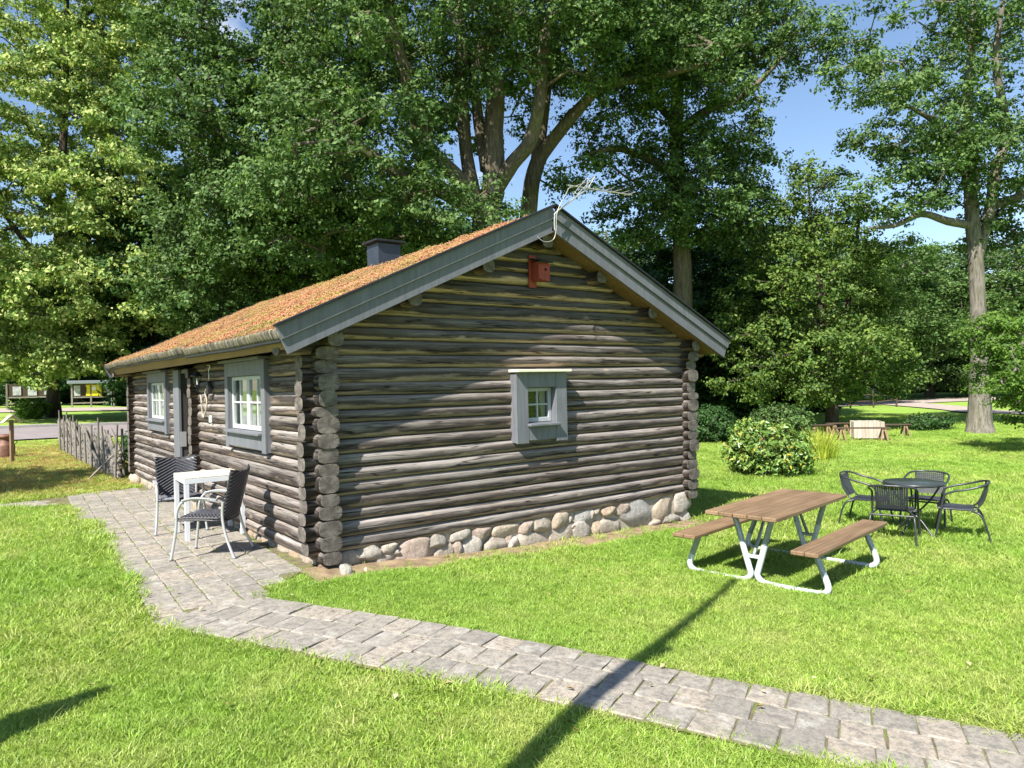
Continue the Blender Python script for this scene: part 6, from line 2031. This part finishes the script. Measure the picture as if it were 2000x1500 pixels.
# far edge of the wood: big leafy bushes closing the view at ground level
edge_src = None
EDGE = [(-150, 84, 'behind the left notice board'), (-20, 82, 'left of the linden trunk, far off'), (90, 84, 'right behind the linden trunk'), (200, 84, 'behind the roofed notice board'), (300, 78, 'left of the cabin end'),
        (1380, 60, 'beyond the rail fence near the gable'), (1480, 62, 'beyond the middle of the rail fence'), (1580, 66, 'beyond the right end of the rail fence'), (1680, 78, 'left of the white house'), (1760, 84, 'right of the street sign'),
        (1840, 84, 'left of the far right oak trunk'), (1920, 86, 'behind the far right oak trunk'), (2000, 84, 'beyond the concrete wall'), (2100, 80, 'off the right edge')]
for i, (px, dd, wh) in enumerate(EDGE):
    if edge_src is None:
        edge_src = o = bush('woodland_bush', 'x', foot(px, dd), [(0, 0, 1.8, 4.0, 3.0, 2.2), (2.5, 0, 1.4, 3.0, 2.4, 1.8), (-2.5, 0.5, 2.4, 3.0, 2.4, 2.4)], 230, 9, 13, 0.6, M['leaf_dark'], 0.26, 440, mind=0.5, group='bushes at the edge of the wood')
    else:
        o = copy_tree(edge_src); o.location = tuple(foot(px, dd)); o.rotation_euler = (0, 0, 0.9+i*2.3)
        o.scale = (1+0.15*math.sin(i*2.1), 1+0.15*math.sin(i*2.1), 1+0.25*math.cos(i*1.7))
    o['label'] = 'large dark bush at the wood edge '+wh

# ornamental grass
og = empty('ornamental_grass', tuple(gpt(14.7, 2.95))); tag(og, 'tall yellow-green ornamental grass right of the rhododendron', 'plant')
r_ = np.random.default_rng(9)
vs = []; fs = []
for i in range(420):
    a = r_.uniform(0, 2*math.pi); q = r_.uniform(0, 0.38)*np.array([math.cos(a), math.sin(a)])
    h = r_.uniform(0.45, 1.0); ln_ = q*1.1+r_.normal(0, .12, 2)
    w_ = 0.011
    s_ = np.array([-math.sin(a), math.cos(a)])*w_
    b_ = len(vs)
    for f, ww in ((0, 1), (0.5, 0.8), (1.0, 0.05)):
        c = q+ln_*f*f
        for sg_ in (-1, 1): vs.append((c[0]+sg_*s_[0]*ww, c[1]+sg_*s_[1]*ww, h*f*(1-0.12*f)))
    fs += [[b_, b_+1, b_+3, b_+2], [b_+2, b_+3, b_+5, b_+4]]
M['leaf_reed'] = m_leaf('reed_blade', [(0.0, (0.26, 0.36, 0.04)), (0.6, (0.45, 0.52, 0.06)), (1.0, (0.58, 0.50, 0.16))], 0.35)
MB().poly(vs, fs, True).build('blades', M['leaf_reed'], og)

# ------------------------------------------------------------------ grass, sedum: clumps set out by geometry nodes
def scatter(name, proto_v, proto_f, proto_var, pts, rots, scls, var_n, mat, parent=None):
    """mesh that holds a few clump shapes plus loose points; nodes place a clump on each point"""
    nv = len(proto_v); npnt = len(pts)
    me = bpy.data.meshes.new(name)
    V = np.concatenate([proto_v, pts]).astype(np.float32)
    m, k = proto_f.shape
    me.vertices.add(len(V)); me.vertices.foreach_set('co', V.ravel())
    me.loops.add(m*k); me.loops.foreach_set('vertex_index', proto_f.astype(np.int32).ravel())
    me.polygons.add(m); me.polygons.foreach_set('loop_start', np.arange(0, m*k, k, dtype=np.int32)); me.polygons.foreach_set('loop_total', np.full(m, k, dtype=np.int32))
    me.update(calc_edges=True)
    me.materials.append(mat)
    def attr(nm, typ, key, arr):
        a = me.attributes.new(nm, typ, 'POINT'); a.data.foreach_set(key, np.asarray(arr, dtype=np.float32).ravel())
    attr('is_point', 'FLOAT', 'value', np.concatenate([np.zeros(nv), np.ones(npnt)]))
    attr('shape', 'FLOAT', 'value', np.concatenate([proto_var, rng.integers(0, var_n, npnt)]))
    attr('clump_rot', 'FLOAT_VECTOR', 'vector', np.concatenate([np.zeros((nv, 3)), rots]))
    attr('clump_scale', 'FLOAT', 'value', np.concatenate([np.ones(nv), scls]))
    o = link(name, me, parent)
    g = bpy.data.node_groups.new(name+'_nodes', 'GeometryNodeTree')
    g.interface.new_socket('Geometry', in_out='INPUT', socket_type='NodeSocketGeometry')
    g.interface.new_socket('Geometry', in_out='OUTPUT', socket_type='NodeSocketGeometry')
    N = g.nodes; Lk = g.links
    gi = N.new('NodeGroupInput'); go = N.new('NodeGroupOutput')
    def na(nm, typ):
        n = N.new('GeometryNodeInputNamedAttribute'); n.data_type = typ; n.inputs['Name'].default_value = nm
        return n.outputs['Attribute']
    def cmp_(sock, val):
        n = N.new('FunctionNodeCompare'); n.data_type = 'FLOAT'; n.operation = 'EQUAL'
        Lk.new(sock, n.inputs[0]); n.inputs[1].default_value = val; n.inputs['Epsilon'].default_value = 0.1
        return n.outputs[0]
    sep = N.new('GeometryNodeSeparateGeometry'); sep.domain = 'POINT'
    Lk.new(gi.outputs[0], sep.inputs['Geometry']); Lk.new(cmp_(na('is_point', 'FLOAT'), 1.0), sep.inputs['Selection'])
    j = N.new('GeometryNodeJoinGeometry')
    prev = sep.outputs['Inverted']
    for v in range(var_n):
        s2 = N.new('GeometryNodeSeparateGeometry'); s2.domain = 'POINT'
        Lk.new(sep.outputs['Selection'], s2.inputs['Geometry']); Lk.new(cmp_(na('shape', 'FLOAT'), float(v)), s2.inputs['Selection'])
        s3 = N.new('GeometryNodeSeparateGeometry'); s3.domain = 'POINT'
        Lk.new(prev, s3.inputs['Geometry']); Lk.new(cmp_(na('shape', 'FLOAT'), float(v)), s3.inputs['Selection'])
        ip = N.new('GeometryNodeInstanceOnPoints')
        Lk.new(s2.outputs['Selection'], ip.inputs['Points']); Lk.new(s3.outputs['Selection'], ip.inputs['Instance'])
        er = N.new('FunctionNodeEulerToRotation'); Lk.new(na('clump_rot', 'FLOAT_VECTOR'), er.inputs[0])
        Lk.new(er.outputs[0], ip.inputs['Rotation']); Lk.new(na('clump_scale', 'FLOAT'), ip.inputs['Scale'])
        Lk.new(ip.outputs[0], j.inputs[0])
    Lk.new(j.outputs[0], go.inputs[0])
    md = o.modifiers.new('set_out_clumps', 'NODES'); md.node_group = g
    return o


def tuft(r, nb, rad, h0, h1, w, lean):
    vs = []; fs = []
    for i in range(nb):
        a = r.uniform(0, 2*math.pi); q = rad*math.sqrt(r.random())*np.array([math.cos(a), math.sin(a)])
        h = r.uniform(h0, h1); d = r.normal(0, lean, 2)+q*0.35/rad*lean*2
        f_ = r.uniform(0, 2*math.pi); s_ = np.array([math.cos(f_), math.sin(f_)])*w*r.uniform(0.7, 1.3)
        b = len(vs)
        c1 = q+d*h*0.35; c2 = q+d*h*1.0
        vs += [(q[0]-s_[0], q[1]-s_[1], -0.004), (q[0]+s_[0], q[1]+s_[1], -0.004), (c1[0]+s_[0]*.8, c1[1]+s_[1]*.8, h*.6), (c1[0]-s_[0]*.8, c1[1]-s_[1]*.8, h*.6), (c2[0], c2[1], h)]
        fs += [[b, b+1, b+2], [b, b+2, b+3], [b+3, b+2, b+4]]
    return vs, fs

pv = []; pf = []; pvar = []
r_ = np.random.default_rng(31)
for v in range(5):
    vs, fs = tuft(r_, 48, 0.075, 0.010, 0.027, 0.0023, 1.0) if v < 4 else tuft(r_, 34, 0.06, 0.014, 0.042, 0.0026, 0.9)
    b = len(pv); pv += vs; pf += [[i+b for i in f] for f in fs]; pvar += [v]*len(vs)
pv = np.array(pv); pf = np.array(pf); pvar = np.array(pvar, float)

# points: dense near the viewer's side of the lawn, thinning with distance
NP = 105000
rr = np.empty(0)
u_ = rng.random(NP)
R1, R2, R3 = 1.6, 5.5, 44.0
A1_ = 0.5*(R2**2-R1**2); A2_ = R2**2*math.log(R3/R2)
sel = u_ < A1_/(A1_+A2_)
rad = np.where(sel, np.sqrt(R1**2+rng.random(NP)*(R2**2-R1**2)), R2*np.exp(rng.random(NP)*math.log(R3/R2)))
ang = YAW+(rng.random(NP)-0.5)*1.75
px_ = CAM[0]+rad*np.cos(ang); py_ = CAM[1]+rad*np.sin(ang)
shr = 0.03*vnoise(px_*9, py_*9, 5)+0.02
def shrunk(poly, x, y, d):
    k = in_poly(x, y, poly)
    for dx, dy in ((d, 0), (-d, 0), (0, d), (0, -d)):
        k &= in_poly(x+dx, y+dy, poly)
    return k
bad = shrunk(UNION, px_, py_, 0.04)
bad |= (px_ > -0.2) & (px_ < W+0.12) & (py_ > -0.16) & (py_ < L+0.2)
soil = (px_ > -0.3) & (px_ < W+0.1) & (py_ > -0.55-0.10*vnoise(px_*2.2, px_*0, 2)) & (py_ <= -0.1)
bad |= soil & (rng.random(NP) > 0.10)
bad |= (py_ > 25.5) & (px_ < 30)
keep = ~bad
px_, py_, rad = px_[keep], py_[keep], rad[keep]
pz_ = gz(px_, py_)+0.012*vnoise(px_*1.3, py_*1.3, 3)
scl = np.clip(rad/5.5, 1.0, 1.9)*rng.uniform(0.75, 1.25, len(px_))
scl *= 1+0.35*np.clip(vnoise(px_*0.9, py_*0.9, 12), -0.4, 1)
# longer growth along the edges of the paving
edge = np.zeros(len(px_), bool)
for dx, dy in ((.12, 0), (-.12, 0), (0, .12), (0, -.12)):
    edge |= in_poly(px_+dx, py_+dy, PATH) | in_poly(px_+dx, py_+dy, PATIO)
scl[edge] *= 1.1+0.55*np.clip(vnoise(px_[edge]*1.7, py_[edge]*1.7, 33), 0, 1)
rot = np.stack([rng.normal(0, .12, len(px_)), rng.normal(0, .12, len(px_)), rng.random(len(px_))*6.28], 1)
# weeds in the joints of the paving
J = []
for (x, y, strong) in JOINTS:
    if rng.random() < (0.8 if strong else 0.26):
        for _ in range(rng.integers(1, 4)):
            J.append((x+rng.normal(0, .012), y+rng.normal(0, .07 if strong else .02)))
J = np.array(J)
P_ = np.concatenate([np.stack([px_, py_, pz_], 1), np.stack([J[:, 0], J[:, 1], gz(J[:, 0], J[:, 1])+0.018], 1)])
rot = np.concatenate([rot, np.stack([0*J[:, 0], 0*J[:, 0], rng.random(len(J))*6.28], 1)])
scl = np.concatenate([scl, rng.uniform(0.15, 0.5, len(J))])
lg = scatter('lawn_grass', pv, pf, pvar, P_, rot, scl, 5, M['grass'])
tag(lg, 'short mown grass covering the lawn', 'grass', None, 'stuff')

# sedum clumps on the roof
sv = []; sf_ = []; svar = []
for v in range(3):
    for i in range(16):
        c = np.array([r_.normal(0, .028), r_.normal(0, .028), r_.uniform(0.0, .02)]); q = r_.uniform(.008, .016)
        b = len(sv)
        for d in ((1, 0, 0), (0, 1, 0), (-1, 0, 0), (0, -1, 0), (0, 0, 1.3), (0, 0, -1)): sv.append(c+q*np.array(d)*r_.uniform(.7, 1.2))
        sf_ += [[b, b+1, b+4], [b+1, b+2, b+4], [b+2, b+3, b+4], [b+3, b, b+4], [b+1, b, b+5], [b+2, b+1, b+5], [b+3, b+2, b+5], [b, b+3, b+5]]
        svar += [v]*6
NS = 60000
s_ = rng.random(NS)*(SLEN-0.03); y_ = -YO+0.05+rng.random(NS)*(YF+YO-0.1)
bump = 0.022*vnoise(s_*3.2, y_*3.2, 1)+0.014*vnoise(s_*8, y_*8, 2)+0.008*vnoise(s_*19, y_*19, 6)
p_ = 0.032-bump*np.clip((SLEN-s_)/0.3, 0.3, 1)
sag = np.where(y_ > 3.37, 0.030+0.015*np.sin((y_-3.4)/(YF-3.4)*np.pi), 0.0)*np.clip((s_-SLEN+0.8)/0.8, 0, 1)
side = np.where(rng.random(NS) < 0.72, -1, 1)
pts = np.stack([XR+side*(s_*CT-p_*ST), y_, ZR-s_*ST-p_*CT+sag], 1)
sd = scatter('sedum_clumps', np.array(sv), np.array(sf_), np.array(svar, float), pts, np.stack([rng.normal(0, .3, NS), -side*th+rng.normal(0, .3, NS), rng.random(NS)*6.28], 1), rng.uniform(0.22, 0.58, NS), 3, M['sedum'], bpy.data.objects['roof'])
tag(sd, None, None, None, 'stuff')

# bare soil along the foundation
so = MB(); vs = []; fs = []
nq = 60
for i in range(nq+1):
    x = -0.28+(W+0.38)*i/nq
    e = -0.50-0.10*float(vnoise(x*2.2, 0, 2))-0.05*float(vnoise(x*7, 3, 4))
    for k in range(5):
        y = 0.0+(e-0.0)*k/4
        vs.append((x, y, float(gz(x, y))+0.006+0.016*(1-abs(k-1.5)/2.5)+0.008*float(vnoise(x*9, y*9, 7))))
for i in range(nq):
    for k in range(4):
        q = i*5+k; fs.append([q, q+1, q+6, q+5])
so.poly(vs, fs, True); o = so.build('soil_strip', M['soil'])
tag(o, 'strip of dry bare soil along the stone foundation', None, None, 'structure')

# a few dry leaves on the grass
nl = 70
a = YAW+(rng.random(nl)-0.5)*1.3; d = 2.6+rng.random(nl)**1.3*9
x = CAM[0]+d*np.cos(a); y = CAM[1]+d*np.sin(a)
k_ = ~((x > -0.3) & (x < W+.3) & (y > -0.3))
x, y = x[k_], y[k_]
pos = np.stack([x, y, gz(x, y)+0.045], 1)
M['dry_leaf'] = m_leaf('dry_leaf', [(0.0, (0.32, 0.19, 0.08)), (0.5, (0.42, 0.33, 0.16)), (1.0, (0.55, 0.50, 0.32))], 0.2)
dl = link('fallen_leaves', leaf_mesh('fallen_leaves', pos, np.array([[0, 0, 1.0]])+rng.normal(size=pos.shape)*.3, np.full(len(pos), 0.042), M['dry_leaf'], 0.6, rng, 0.2))
tag(dl, 'scattered dry fallen leaves on the lawn', 'leaves', None, 'stuff')
